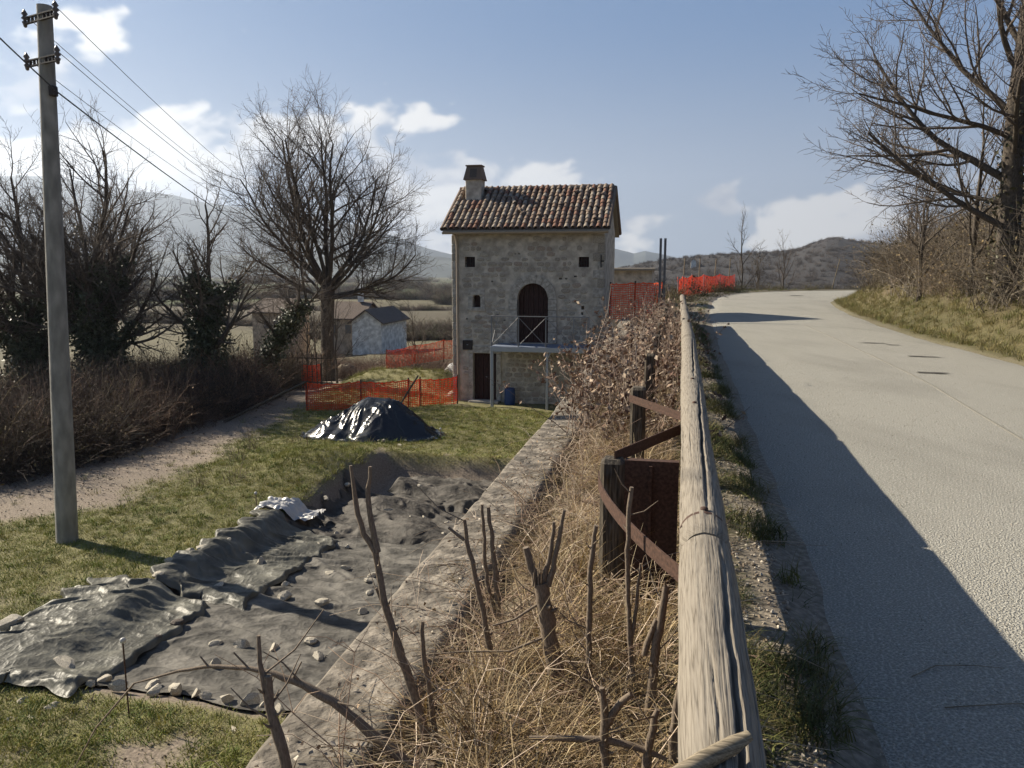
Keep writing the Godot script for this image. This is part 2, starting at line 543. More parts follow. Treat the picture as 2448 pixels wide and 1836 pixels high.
func resampled(line: Array, count: int) -> PackedVector2Array:
	var curve := Curve2D.new()
	for k in line.size():
		var q := Vector2(line[k][0], line[k][1])
		var a := Vector2(line[maxi(k - 1, 0)][0], line[maxi(k - 1, 0)][1])
		var b := Vector2(line[mini(k + 1, line.size() - 1)][0], line[mini(k + 1, line.size() - 1)][1])
		var t := (b - a).normalized()
		curve.add_point(q, -t * q.distance_to(a) * 0.33, t * q.distance_to(b) * 0.33)
	var out := PackedVector2Array()
	for k in count:
		out.append(curve.sample_baked(curve.get_baked_length() * k / (count - 1.0), true))
	return out

func build_road() -> void:
	var l := resampled(ROAD_LEFT, 260)
	var r := resampled(ROAD_RIGHT, 260)
	var p := PackedVector3Array()
	var tone := PackedColorArray()
	for k in 260:
		for j in 15:
			var t := j / 14.0
			var e := 0.12 * fine_noise.get_noise_2d(k * 130.0, t * 500.0) if j == 0 or j == 14 else 0.0
			var q := l[k].lerp(r[k], t + e * 0.25)
			var y := 0.05 * (1.0 - pow(2.0 * t - 1.0, 2)) + 0.012 * fine_noise.get_noise_2d(q.x * 30, q.y * 30)
			p.append(Vector3(q.x, y - 0.015 - (0.05 if j == 0 or j == 14 else 0.0), q.y))
			# dust, tar and wear vary the tone in patches
			tone.append(Color(1, 1, 1) * (1.0 + 0.24 * fine_noise.get_noise_2d(q.x * 45, q.y * 28) + 0.14 * fine_noise.get_noise_2d(q.x * 160 + 80, q.y * 90)))
	var b := Buf.new()
	b.grid(p, 15, tone)
	var road := tag(part("road", b, M.road), "pale gravelly country road bending out of sight", "", "", "structure")
	# worn seam between the two passes of surfacing
	var s := Buf.new()
	s.tube(road_line([[3.3, -2], [3.38, -8.7], [3.64, -13], [3.66, -18], [3.62, -25]], -0.024, 40), fill(40, 0.05), 12)
	part("surface_seam", s, M.road_seam, road)
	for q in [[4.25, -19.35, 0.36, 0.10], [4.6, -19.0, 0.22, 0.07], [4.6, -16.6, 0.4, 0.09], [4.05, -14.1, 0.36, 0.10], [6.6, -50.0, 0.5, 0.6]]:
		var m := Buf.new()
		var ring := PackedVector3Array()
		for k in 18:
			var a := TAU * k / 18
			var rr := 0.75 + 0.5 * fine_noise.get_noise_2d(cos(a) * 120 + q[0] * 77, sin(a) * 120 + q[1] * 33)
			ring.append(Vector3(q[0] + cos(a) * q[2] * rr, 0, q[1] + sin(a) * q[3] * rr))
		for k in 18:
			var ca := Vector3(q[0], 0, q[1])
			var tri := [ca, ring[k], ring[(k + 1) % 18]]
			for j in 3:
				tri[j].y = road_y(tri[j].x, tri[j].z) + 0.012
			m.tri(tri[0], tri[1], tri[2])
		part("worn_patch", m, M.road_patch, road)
	var cr := Buf.new()
	cr.tube(road_line([[2.6, -46], [2.5, -48], [2.8, -50], [3.6, -53], [5.2, -56.5], [7.5, -59.5]], 0.0, 30), fill(30, 0.045), 5)
	part("sealed_crack", cr, M.road_patch, road)

func road_y(x: float, z: float) -> float:
	var l := beside(ROAD_LEFT, x, z)
	var r := beside(ROAD_RIGHT, x, z)
	var t := -l / maxf(r - l, 0.1)
	return 0.05 * (1.0 - pow(2.0 * t - 1.0, 2)) - 0.015 + 0.012 * fine_noise.get_noise_2d(x * 30, z * 30)

func road_line(line: Array, lift: float, count: int) -> PackedVector3Array:
	var out := PackedVector3Array()
	for q in resampled(line, count):
		out.append(Vector3(q.x, road_y(q.x, q.y) + lift - 0.02, q.y))
	return out

func fill(count: int, value: float) -> PackedFloat32Array:
	var a := PackedFloat32Array()
	a.resize(count)
	a.fill(value)
	return a

func build_wall() -> void:
	var p := PackedVector3Array()
	var zs := spaced([[6, 1.0], [-1, 0.08], [-12, 0.2], [-27.6, 0.2]])
	for z in zs:
		var x := wall_x(z)
		var w := 0.012 * fine_noise.get_noise_2d(z * 60, 4)
		var chip := 0.02 * maxf(0.0, fine_noise.get_noise_2d(z * 210, 90) - 0.15)
		p.append(Vector3(x + 0.10, -3.75, z))
		p.append(Vector3(x + 0.05 + w, -1.6, z))
		p.append(Vector3(x + w, -0.06 - chip, z))
		p.append(Vector3(x + 0.012 + w + chip, -0.015 - chip, z))
		p.append(Vector3(x + 0.04 + chip, 0.0 + 0.2 * w, z))
		for j in 5:
			p.append(Vector3(x + 0.13 + 0.09 * j, 0.004 + 0.008 * j + 0.010 * fine_noise.get_noise_2d(j * 70, z * 80), z))
		p.append(Vector3(x + 0.55, -0.25, z))
	var b := Buf.new()
	b.grid(p, 11)
	# closing faces at the ends
	b.box(Vector3(wall_x(-27.6) + 0.30, -1.9, -27.7), Vector3(0.5, 3.7, 0.2))
	tag(part("retaining_wall", b, M.concrete), "long rough concrete retaining wall between the road verge and the yard", "wall")

# ------------------------------------------------------------------ the stone house
const HX0 := -8.0
const HX1 := -2.6
const HZ0 := -28.0
const HZ1 := -32.4
const EAVE := 3.0
const RIDGE := 4.62

# wall face in the plane z = 0 looking to +Z, with openings; each hole: [x0, x1, y0, y1, rise of arched head]
func pierced(b: Buf, x0: float, x1: float, y0: float, y1: float, holes: Array, depth: float) -> void:
	var cuts := [x0, x1]
	for h in holes:
		var m := 12 if h[4] > 0.0 else 1
		for k in m + 1:
			cuts.append(lerpf(h[0], h[1], float(k) / m))
	cuts.sort()
	var top := func(h: Array, x: float) -> float:
		if h[4] <= 0.0:
			return h[3]
		var half: float = (h[1] - h[0]) * 0.5
		var u: float = clampf((x - (h[0] + half)) / half, -1, 1)
		return h[3] - h[4] + h[4] * sqrt(maxf(0.0, 1.0 - u * u))
	for k in cuts.size() - 1:
		var a: float = cuts[k]
		var c: float = cuts[k + 1]
		if c - a < 1e-4:
			continue
		var here := []
		for h in holes:
			if (a + c) * 0.5 > h[0] and (a + c) * 0.5 < h[1]:
				here.append(h)
		here.sort_custom(func(p, q): return p[2] < q[2])
		var la := y0
		var lc := y0
		for h in here:
			b.quad(Vector3(a, la, 0), Vector3(a, h[2], 0), Vector3(c, h[2], 0), Vector3(c, lc, 0))
			la = top.call(h, a)
			lc = top.call(h, c)
			# head and sill of the reveal
			b.quad(Vector3(a, la, 0), Vector3(c, lc, 0), Vector3(c, lc, -depth), Vector3(a, la, -depth))
			b.quad(Vector3(a, h[2], 0), Vector3(a, h[2], -depth), Vector3(c, h[2], -depth), Vector3(c, h[2], 0))
		b.quad(Vector3(a, la, 0), Vector3(a, y1, 0), Vector3(c, y1, 0), Vector3(c, lc, 0))
	for h in holes:
		for e in [0, 1]:
			var y: float = h[3] - h[4]
			b.quad(Vector3(h[e], h[2], 0), Vector3(h[e], y, 0), Vector3(h[e], y, -depth), Vector3(h[e], h[2], -depth))

# rough stone face about 1 x 1, proud of the wall by 1
func stone_shape(r: RandomNumberGenerator) -> ArrayMesh:
	var b := Buf.new()
	var m := 9
	var rim := PackedVector3Array()
	var mid := PackedVector3Array()
	for k in m:
		var a := TAU * k / m + r.randf_range(-0.15, 0.15)
		var q := Vector2(cos(a), sin(a))
		var s := 0.5 / pow(pow(absf(q.x), 3.4) + pow(absf(q.y), 3.4), 1.0 / 3.4) * r.randf_range(0.86, 1.0)
		rim.append(Vector3(q.x * s, q.y * s, -0.3))
		mid.append(Vector3(q.x * s * 0.83, q.y * s * 0.80, r.randf_range(0.65, 1.0)))
	var c := Vector3(0, 0, 1.0)
	for k in m:
		var j := (k + 1) % m
		b.quad(rim[k], mid[k], mid[j], rim[j])
		b.tri(c, mid[j], mid[k])
	return b.mesh()

func build_house() -> void:
	var o := thing("stone_house", "small two-storey stone house with tiled gable roof, chimney and balcony", "house", Vector3(HX0, -3.1, HZ0))
	# local axes: x from the left corner, y from the ground, z = 0 at the front
	var w := HX1 - HX0
	var hgt := EAVE + 3.1
	var deep := HZ0 - HZ1
	var holes := [[0.46, 0.83, 4.82, 5.18, 0.0], [4.52, 4.88, 4.82, 5.17, 0.0], [0.74, 1.02, 3.40, 3.84, 0.09], [2.37, 3.47, 2.15, 4.26, 0.55], [0.74, 1.59, 0.02, 1.75, 0.0]]
	var b := Buf.new()
	# small open putlog holes through the masonry into the dark house
	var gaps := []
	for q in [[1.45, 4.32, 0.07, 0.05], [2.28, 5.28, 0.05, 0.04], [2.42, 5.28, 0.06, 0.04], [4.42, 4.50, 0.10, 0.05], [4.68, 3.42, 0.10, 0.13], [4.67, 3.22, 0.07, 0.09], [0.52, 2.98, 0.06, 0.05], [3.90, 4.42, 0.12, 0.05], [4.10, 4.42, 0.08, 0.05], [1.9, 2.95, 0.07, 0.05]]:
		gaps.append([q[0] - q[2] / 2, q[0] + q[2] / 2, q[1] - q[3] / 2, q[1] + q[3] / 2, 0.0])
	pierced(b, 0, w, -0.3, hgt, holes + gaps, 0.32)
	var top := RIDGE + 3.1 - 0.12
	# side walls with gables, rear wall
	for s in [0.0, w]:
		b.quad(Vector3(s, -0.3, 0), Vector3(s, hgt, 0), Vector3(s, hgt, -deep), Vector3(s, -0.3, -deep))
		b.tri(Vector3(s, hgt, 0), Vector3(s, top, -deep * 0.5), Vector3(s, hgt, -deep))
	b.quad(Vector3(0, -0.3, -deep), Vector3(w, -0.3, -deep), Vector3(w, hgt, -deep), Vector3(0, hgt, -deep))
	var wall := part("wall", b, M.mortar, o)
	# field stones of the facade, laid in rough courses; the top is more thickly pointed
	var r := RandomNumberGenerator.new()
	r.seed = 41
	var shapes := []
	for k in 10:
		shapes.append(stone_shape(r))
	var laid := []
	var y := 0.05
	while y < hgt - 0.35:
		var ch := r.randf_range(0.13, 0.20)
		var x := 0.06
		while x < w - 0.08:
			var sw := r.randf_range(0.16, 0.40)
			if x + sw > w - 0.06:
				sw = w - 0.06 - x
			var mid := Vector2(x + sw * 0.5, y + ch * 0.5 + r.randf_range(-0.02, 0.02))
			var ok := sw > 0.09
			for h in [[0.40, 0.90, 4.76, 5.24], [4.46, 4.94, 4.76, 5.24], [0.58, 1.18, 3.25, 4.05], [2.06, 3.78, 2.0, 4.62], [0.60, 1.85, -0.2, 2.05], [0.30, 0.78, 1.82, 2.28], [4.95, 5.5, 0.0, 5.8], [-0.1, 0.30, 0.0, 6.2]]:
				if mid.x + sw * 0.42 > h[0] and mid.x - sw * 0.42 < h[1] and mid.y + ch * 0.45 > h[2] and mid.y - ch * 0.45 < h[3]:
					ok = false
			for h in gaps:
				if mid.x + sw * 0.5 > h[0] and mid.x - sw * 0.5 < h[1] and mid.y + ch * 0.5 > h[2] and mid.y - ch * 0.5 < h[3]:
					ok = false
			var shown := 0.92 if y < 4.5 else 0.92 - 0.62 * clampf((y - 4.5) / 1.0, 0, 1)
			if ok and r.randf() < shown:
				laid.append([mid.x, mid.y, sw - 0.018, ch - 0.016, r.randf_range(0.012, 0.032), r.randi() % 10, [0, 0, 1, 1, 2, 3, 4][r.randi() % 7]])
			x += sw
		y += ch
	laid.sort_custom(func(p, q): return p[2] * p[3] > q[2] * q[3])
	var rest := Buf.new()
	for k in laid.size():
		var q: Array = laid[k]
		var f := Transform3D(Basis(Vector3(0, 0, 1), r.randf_range(-0.05, 0.05)) * Basis.from_scale(Vector3(q[2], q[3], q[4])), Vector3(q[0], q[1], 0.0))
		if k < 290:
			var st := part("stone", shapes[q[5]], M["stone_%d" % q[6]], wall)
			st.transform = f
		else:
			var arr: Array = shapes[q[5]].surface_get_arrays(0)
			var vv: PackedVector3Array = arr[Mesh.ARRAY_VERTEX]
			for j in range(0, vv.size() - 3, 7):
				rest.quad(f * vv[j], f * vv[j + 1], f * vv[j + 2], f * vv[j + 3])
				rest.tri(f * vv[j + 4], f * vv[j + 5], f * vv[j + 6])
	if rest.v.size():
		tag(part("small_stones", rest, M.stone_1, wall), "", "", "", "stuff")
	# corner blocks
	for side in [0, 1]:
		var yy := 0.0
		var long := true
		while yy < hgt - 0.25:
			var ch := r.randf_range(0.26, 0.36)
			var cw := 0.40 if long else 0.24
			if side == 0:
				cw *= 0.62
			var q := Buf.new()
			var zc := -0.14
			q.box(Vector3((w - cw * 0.5 + 0.02) if side == 1 else (cw * 0.5 - 0.02), yy + ch * 0.5, zc), Vector3(cw, ch - 0.02, 0.34), Basis(), 0.014)
			part("corner_stone", q, M[["stone_0", "dressed_stone", "stone_3"][r.randi() % 3]], wall)
			yy += ch
			long = not long
	# iron tie on the right corner
	var tie := Buf.new()
	tie.box(Vector3(w - 0.10, 5.02, 0.05), Vector3(0.035, 0.42, 0.035))
	tie.box(Vector3(w - 0.06, 5.02, 0.06), Vector3(0.12, 0.04, 0.03))
	part("wall_anchor", tie, M.dark_iron, o)
	# barred windows, niche, meter box
	for h in [holes[0], holes[1]]:
		var win := Buf.new()
		win.box(Vector3((h[0] + h[1]) / 2, (h[2] + h[3]) / 2, -0.27), Vector3(h[1] - h[0], h[3] - h[2], 0.03))
		var wn := part("window", win, M.door_wood, o)
		for k in 3:
			var bar := Buf.new()
			bar.box(Vector3(lerpf(h[0], h[1], (k + 1) / 4.0), (h[2] + h[3]) / 2, -0.06), Vector3(0.016, h[3] - h[2], 0.016))
			part("bar", bar, M.dark_iron, wn)
		var fr := Buf.new()
		for k in 2:
			fr.box(Vector3((h[0] + h[1]) / 2, lerpf(h[2], h[3], (k + 1) / 3.0), -0.075), Vector3(h[1] - h[0], 0.014, 0.014))
		part("cross_bars", fr, M.dark_iron, wn)
	var ni := Buf.new()
	ni.box(Vector3(0.88, 3.62, -0.25), Vector3(0.30, 0.46, 0.03))
	var niche := part("window", ni, M.door_wood, o)
	var ns := Buf.new()
	ns.box(Vector3(0.655, 3.58, -0.06), Vector3(0.16, 0.40, 0.18), Basis(), 0.01)
	ns.box(Vector3(1.105, 3.58, -0.06), Vector3(0.16, 0.40, 0.18), Basis(), 0.01)
	ns.box(Vector3(0.88, 3.925, -0.065), Vector3(0.62, 0.19, 0.18), Basis(), 0.01)
	part("frame", ns, M.dressed_stone, niche)
	var sl := Buf.new()
	sl.box(Vector3(0.88, 3.33, -0.05), Vector3(0.66, 0.13, 0.20), Basis(), 0.012)
	part("sill", sl, M.dressed_stone, niche)
	var mb := Buf.new()
	mb.box(Vector3(0.55, 2.045, 0.03), Vector3(0.36, 0.34, 0.08), Basis(), 0.008)
	var meter := part("meter_box", mb, M.dark_iron, o)
	var hd := Buf.new()
	hd.box(Vector3(0.55, 2.06, 0.08), Vector3(0.06, 0.015, 0.02))
	part("handle", hd, M.zinc, meter)
	# upper arched door: planks, dressed stone jambs and voussoirs
	var door := Node3D.new()
	door.name = "arched_door"
	o.add_child(door, true)
	for k in 6:
		var x0 := 2.38 + k * 0.18
		var pk := Buf.new()
		var yt := 3.71 + 0.55 * sqrt(maxf(0.02, 1.0 - pow(clampf((x0 + 0.09 - 2.92) / 0.55, -0.97, 0.97), 2)))
		pk.box(Vector3(x0 + 0.09, (2.12 + yt) / 2, -0.24 - 0.004 * (k % 2)), Vector3(0.172, yt - 2.10, 0.05), Basis(), 0.008)
		part("plank", pk, M.door_wood, door)
	var dk := Buf.new()
	dk.box(Vector3(2.92, 3.2, -0.29), Vector3(1.12, 2.15, 0.03))
	part("door_backing", dk, M.door_wood, door)
	for s in [2.215, 3.625]:
		var yy := 2.15
		while yy < 3.6:
			var ch := 0.39
			var q := Buf.new()
			q.box(Vector3(s, yy + ch / 2, -0.05), Vector3(0.31 if int(yy * 10) % 2 else 0.29, ch - 0.012, 0.22), Basis(), 0.012)
			part("jamb_stone", q, M.dressed_stone, wall)
			yy += ch
	for k in 9:
		var a0 := PI * k / 9.0 + 0.01
		var a1 := PI * (k + 1) / 9.0 - 0.01
		var q := Buf.new()
		var c0 := Vector3(2.92, 3.71, 0)
		var pts := []
		for a in [a0, (a0 + a1) / 2, a1]:
			for rr in [0.553, 0.84]:
				for z in [-0.16, 0.06]:
					pts.append(c0 + Vector3(cos(a) * rr, sin(a) * rr, z))
		for s in 2:
			var i0 := s * 4
			q.quad(pts[i0 + 1], pts[i0 + 3], pts[i0 + 7], pts[i0 + 5])
			q.quad(pts[i0 + 2], pts[i0 + 3], pts[i0 + 7], pts[i0 + 6])
			q.quad(pts[i0], pts[i0 + 1], pts[i0 + 5], pts[i0 + 4])
		q.quad(pts[0], pts[1], pts[3], pts[2])
		q.quad(pts[8], pts[9], pts[11], pts[10])
		part("arch_stone", q, M.dressed_stone, wall)
	# lower door
	var low := Node3D.new()
	low.name = "lower_door"
	o.add_child(low, true)
	for k in 5:
		var pk := Buf.new()
		pk.box(Vector3(0.825 + k * 0.17, 0.88, -0.20), Vector3(0.163, 1.74, 0.05), Basis(), 0.007)
		part("plank", pk, M.door_wood, low)
	var kn := Buf.new()
	kn.lathe(Vector3(1.20, 0.88, -0.15), [Vector2(0.001, -0.02), Vector2(0.02, -0.01), Vector2(0.02, 0.01), Vector2(0.001, 0.02)], 10)
	part("knob", kn, M.zinc, low)
	var li := Buf.new()
	li.box(Vector3(1.17, 1.89, -0.06), Vector3(1.25, 0.26, 0.20), Basis(), 0.012)
	part("lintel", li, M.dressed_stone, wall)
	for s in [0.66, 1.70]:
		for k in 3:
			var q := Buf.new()
			q.box(Vector3(s, 0.02 + 0.57 * k + 0.285, -0.06), Vector3(0.15 + 0.02 * (k % 2), 0.56, 0.20), Basis(), 0.012)
			part("jamb_stone", q, M.dressed_stone, wall)
	var stp := Buf.new()
	stp.box(Vector3(1.2, 0.03, 0.22), Vector3(1.1, 0.10, 0.4), Basis(), 0.02)
	part("door_step", stp, M.dressed_stone, o)
	house_roof(o, w, deep)
	# downpipe and gutter
	var pipe := Buf.new()
	var px := PackedVector3Array([Vector3(0.14, 6.05, 0.22), Vector3(0.17, 5.9, 0.2), Vector3(0.19, 5.7, 0.08), Vector3(0.19, 5.5, 0.06), Vector3(0.19, 0.15, 0.06)])
	pipe.tube(px, fill(5, 0.042), 10)
	var dp := part("downpipe", pipe, M.copper, o)
	for k in 4:
		var cl := Buf.new()
		cl.lathe(Vector3(0.19, 0.8 + 1.4 * k, 0.06), [Vector2(0.046, -0.02), Vector2(0.052, -0.02), Vector2(0.052, 0.02), Vector2(0.046, 0.02)], 10)
		part("clip", cl, M.copper, dp)
	var gut := Buf.new()
	var gp := PackedVector3Array()
	for s in [-0.24, w + 0.16]:
		for k in 9:
			var a := PI + PI * k / 8.0
			gp.append(Vector3(s, 6.03 + sin(a) * 0.075, 0.40 + cos(a) * 0.075))
	gut.grid(gp, 9)
	part("gutter", gut, M.copper, o)
	house_balcony(o)

func house_roof(o: Node3D, w: float, deep: float) -> void:
	var e := 6.10
	var t := RIDGE + 3.1
	var zf := 0.40
	var zr := -deep * 0.5
	var x0 := -0.23
	var x1 := w + 0.14
	var rise := t - e
	var run := zf - zr
	var sl := sqrt(rise * rise + run * run)
	var tilt := atan2(rise, run)
	var rb := Buf.new()
	for s in [1.0, -1.0]:
		var zo := zf if s > 0 else zr - run
		rb.quad(Vector3(x0, e - 0.02, zo), Vector3(x0, t - 0.06, zr), Vector3(x1, t - 0.06, zr), Vector3(x1, e - 0.02, zo))
		rb.quad(Vector3(x0, e - 0.12, zo), Vector3(x1, e - 0.12, zo), Vector3(x1, t - 0.16, zr), Vector3(x0, t - 0.16, zr))
		rb.quad(Vector3(x0, e - 0.12, zo), Vector3(x0, e - 0.02, zo), Vector3(x1, e - 0.02, zo), Vector3(x1, e - 0.12, zo))
		for x in [x0, x1]:
			rb.quad(Vector3(x, e - 0.12, zo), Vector3(x, e - 0.02, zo), Vector3(x, t - 0.06, zr), Vector3(x, t - 0.16, zr))
	var roof := part("roof", rb, M.stone_3, o)
	# barrel tiles: cover tiles are laid one by one, the channels below them as a bed
	var r := RandomNumberGenerator.new()
	r.seed = 12
	var cols := 27
	var rows := 11
	var pitch := (x1 - x0) / cols
	var len_ := sl / rows
	var shapes := []
	for v in 3:
		var tb := Buf.new()
		var tp := PackedVector3Array()
		for end in [0.0, 0.5, 1.0]:
			var rad := lerpf(0.088, 0.068, end) * (1.0 + 0.06 * (v - 1))
			for k in 9:
				var a := PI * k / 8.0
				tp.append(Vector3(cos(a) * rad, sin(a) * rad * 0.95, -end * (len_ + 0.07)))
		tb.grid(tp, 9)
		# lower mouth shows the thickness of the clay
		for k in 8:
			var a := PI * k / 8.0
			var c := PI * (k + 1) / 8.0
			var ro := 0.088 * (1.0 + 0.06 * (v - 1))
			var ri := ro - 0.016
			tb.quad(Vector3(cos(a) * ri, sin(a) * ri * 0.95, 0), Vector3(cos(a) * ro, sin(a) * ro * 0.95, 0), Vector3(cos(c) * ro, sin(c) * ro * 0.95, 0), Vector3(cos(c) * ri, sin(c) * ri * 0.95, 0))
		shapes.append(tb.mesh())
	var bed := Buf.new()
	for cidx in cols:
		var x := x0 + pitch * (cidx + 0.5)
		for s in [1.0, -1.0]:
			var p := PackedVector3Array()
			for end in [0.0, 1.0]:
				for k in 5:
					var a := PI + PI * k / 4.0
					p.append(Vector3(x + pitch * 0.5 + cos(a) * 0.085, lerpf(e, t - 0.04, end) + 0.055 + sin(a) * 0.05, zr + s * lerpf(run + 0.03, 0.0, end)))
			bed.grid(p, 5)
		# rear slope covers as one run each
		var q := PackedVector3Array()
		for end in [0.0, 1.0]:
			for k in 7:
				var a := PI * k / 6.0
				q.append(Vector3(x + cos(a) * 0.08, lerpf(e, t - 0.04, end) + 0.03 + sin(a) * 0.07, zr - lerpf(run + 0.03, 0.0, end)))
		bed.grid(q, 7)
	tag(part("channel_tiles", bed, M.tile_2, roof), "", "", "", "stuff")
	for cidx in cols:
		var x := x0 + pitch * (cidx + 0.5)
		var drift := r.randf_range(-0.012, 0.012)
		for k in rows:
			var d := k * len_
			if x > 0.02 and x < 0.78 and d > sl * 0.62 and d < sl * 0.84:
				continue
			var ti := part("tile", shapes[r.randi() % 3], M["tile_%d" % [0, 1, 1, 3, 3, 2, 4][r.randi() % 7]], roof)
			ti.position = Vector3(x + drift + r.randf_range(-0.012, 0.012), e + 0.035 + sin(tilt) * d + r.randf_range(-0.004, 0.008), zf + 0.035 - cos(tilt) * d)
			ti.rotation = Vector3(tilt - 0.035, r.randf_range(-0.05, 0.05), r.randf_range(-0.06, 0.06))
	# tiles lying crooked or broken on the slope
	for k in 14:
		var d := r.randf_range(0.3, sl - 0.4)
		var ti := part("loose_tile", shapes[r.randi() % 3], M["tile_%d" % [2, 2, 3, 0][r.randi() % 4]], roof)
		ti.position = Vector3(r.randf_range(1.2, w - 0.2), e + 0.12 + sin(tilt) * d, zf - cos(tilt) * d)
		ti.rotation = Vector3(tilt - 0.05, r.randf_range(-0.7, 0.7), r.randf_range(-0.3, 0.3))
		ti.scale = Vector3(0.9, 0.9, r.randf_range(0.4, 0.8))
	for k in 11:
		var ri := Buf.new()
		var p := PackedVector3Array()
		for end in [0.0, 1.0]:
			for j in 9:
				var a := PI * j / 8.0
				var rad := 0.125 if end == 0.0 else 0.105
				p.append(Vector3(x0 + 0.52 * k + end * 0.60 - 0.02, t - 0.05 + sin(a) * rad + (0.02 if end == 0.0 else 0.0), zr + cos(a) * rad))
		ri.grid(p, 9)
		var m := part("ridge_tile", ri, M["tile_%d" % [2, 0, 1][r.randi() % 3]], roof)
		m.rotation.z = 0.004
	# verge tiles along the two rakes
	for x in [x0 - 0.02, x1 + 0.02]:
		for s in [1.0, -1.0]:
			var vb := Buf.new()
			vb.tube(PackedVector3Array([Vector3(x, e + 0.03, zr + s * (run + 0.03)), Vector3(x, t - 0.02, zr)]), fill(2, 0.075), 8)
			part("verge_tile", vb, M.tile_2, roof)
	# chimney: plastered stack with a splayed cowl of slabs
	var cx := 0.40
	var cz := -1.8
	var cb := Buf.new()
	cb.box(Vector3(cx, 7.30, cz), Vector3(0.60, 1.5, 0.60), Basis(), 0.02)
	var ch := part("chimney", cb, M.mortar, roof)
	var cowl := Buf.new()
	var lo := [Vector3(-0.37, 8.0, 0.37), Vector3(0.37, 8.0, 0.37), Vector3(0.37, 8.0, -0.37), Vector3(-0.37, 8.0, -0.37)]
	var hi := [Vector3(-0.27, 8.50, 0.20), Vector3(0.27, 8.50, 0.20), Vector3(0.27, 8.50, -0.20), Vector3(-0.27, 8.50, -0.20)]
	var c := Vector3(cx, 0, cz)
	for k in 4:
		var j := (k + 1) % 4
		cowl.quad(c + lo[k], c + hi[k], c + hi[j], c + lo[j])
	cowl.quad(c + hi[0], c + hi[3], c + hi[2], c + hi[1])
	cowl.quad(c + lo[0], c + lo[1], c + lo[2], c + lo[3])
	cowl.box(c + Vector3(0, 8.52, 0), Vector3(0.62, 0.05, 0.50), Basis(), 0.01)
	part("cowl", cowl, M.tile_2, ch)
	var vent := Buf.new()
	vent.box(c + Vector3(0, 8.24, 0.278), Vector3(0.26, 0.34, 0.03), Basis(Vector3(1, 0, 0), -0.33))
	part("vent", vent, M.dark_stone, ch)

func house_balcony(o: Node3D) -> void:
	var bal := Node3D.new()
	bal.name = "balcony"
	o.add_child(bal, true)
	var x0 := 1.66
	var x1 := 5.05
	var z1 := 1.12
	var dk := Buf.new()
	dk.box(Vector3((x0 + x1) / 2, 2.10, z1 / 2), Vector3(x1 - x0, 0.06, z1), Basis(), 0.006)
	part("deck", dk, M.deck_paint, bal)
	var fa := Buf.new()
	fa.box(Vector3((x0 + x1) / 2, 2.03, z1 + 0.012), Vector3(x1 - x0 + 0.04, 0.17, 0.03), Basis(), 0.005)
	fa.box(Vector3(x0 - 0.012, 2.03, z1 / 2), Vector3(0.03, 0.17, z1), Basis(), 0.005)
	part("edge_beam", fa, M.zinc, bal)
	var posts := []
	for k in 5:
		posts.append(minf(x0 + 0.02 + 0.945 * k, x1 - 0.02))
	for x in posts:
		if x > x1: continue
		var q := Buf.new()
		q.box(Vector3(x, 2.60, z1 - 0.02), Vector3(0.035, 1.10, 0.035))
		part("railing_post", q, M.steel_grey, bal)
	var rl := Buf.new()
	rl.box(Vector3((x0 + x1) / 2, 3.16, z1 - 0.02), Vector3(x1 - x0, 0.03, 0.045), Basis(), 0.005)
	rl.box(Vector3(x0 + 0.02, 3.16, z1 / 2), Vector3(0.045, 0.03, z1 - 0.06), Basis(), 0.005)
	part("handrail", rl, M.steel_grey, bal)
	for k in 4:
		if posts[k + 1] - posts[k] < 0.2: continue
		for s in [0, 1]:
			var q := Buf.new()
			var ya := 2.16 if s else 3.13
			var yb := 3.13 if s else 2.16
			q.tube(PackedVector3Array([Vector3(posts[k], ya, z1 - 0.02 - 0.016 * s), Vector3(posts[k + 1], yb, z1 - 0.02 - 0.016 * s)]), fill(2, 0.010), 5)
			part("cross_brace", q, M.steel_grey, bal)
	for s in [0, 1]:
		var q := Buf.new()
		q.tube(PackedVector3Array([Vector3(x0 + 0.02, 2.16 if s else 3.13, 0.03), Vector3(x0 + 0.02, 3.13 if s else 2.16, z1 - 0.03 - 0.02 * s)]), fill(2, 0.010), 5)
		part("cross_brace", q, M.steel_grey, bal)
	for x in [x0 + 0.03, 3.62]:
		var q := Buf.new()
		var wd := 0.11 if x < 2 else 0.085
		q.box(Vector3(x, 0.95, z1 - 0.05), Vector3(wd, 2.0, wd), Basis(), 0.008)
		part("support_post", q, M.zinc, bal)
	var yb := Buf.new()
	for s in [-1, 1]:
		yb.tube(PackedVector3Array([Vector3(3.62, 1.70, z1 - 0.05), Vector3(3.62 + 0.11 * s, 1.96, z1 - 0.05)]), fill(2, 0.03), 6)
	part("bracket", yb, M.zinc, bal)

func build_barrel() -> void:
	var t := thing("plastic_drum", "blue plastic drum standing under the balcony of the stone house", "drum", Vector3(-5.83, -3.12, -27.62))
	var b := Buf.new()
	b.lathe(Vector3.ZERO, [Vector2(0.001, 0.0), Vector2(0.17, 0.0), Vector2(0.19, 0.03), Vector2(0.19, 0.16), Vector2(0.20, 0.18), Vector2(0.19, 0.20), Vector2(0.19, 0.36), Vector2(0.20, 0.38), Vector2(0.19, 0.40), Vector2(0.185, 0.54), Vector2(0.17, 0.57)], 20)
	part("body", b, M.blue_plastic, t)
	var l := Buf.new()
	l.lathe(Vector3.ZERO, [Vector2(0.18, 0.56), Vector2(0.18, 0.59), Vector2(0.15, 0.60), Vector2(0.001, 0.60)], 20)
	part("lid", l, M.blue_plastic, t)

# ------------------------------------------------------------------ timber guard rail on the road edge
func rail_y(z: float) -> float:
	return along([[-27, 0.84], [-20, 0.86], [-9, 0.93], [-5, 0.88], [6, 0.845]], z)

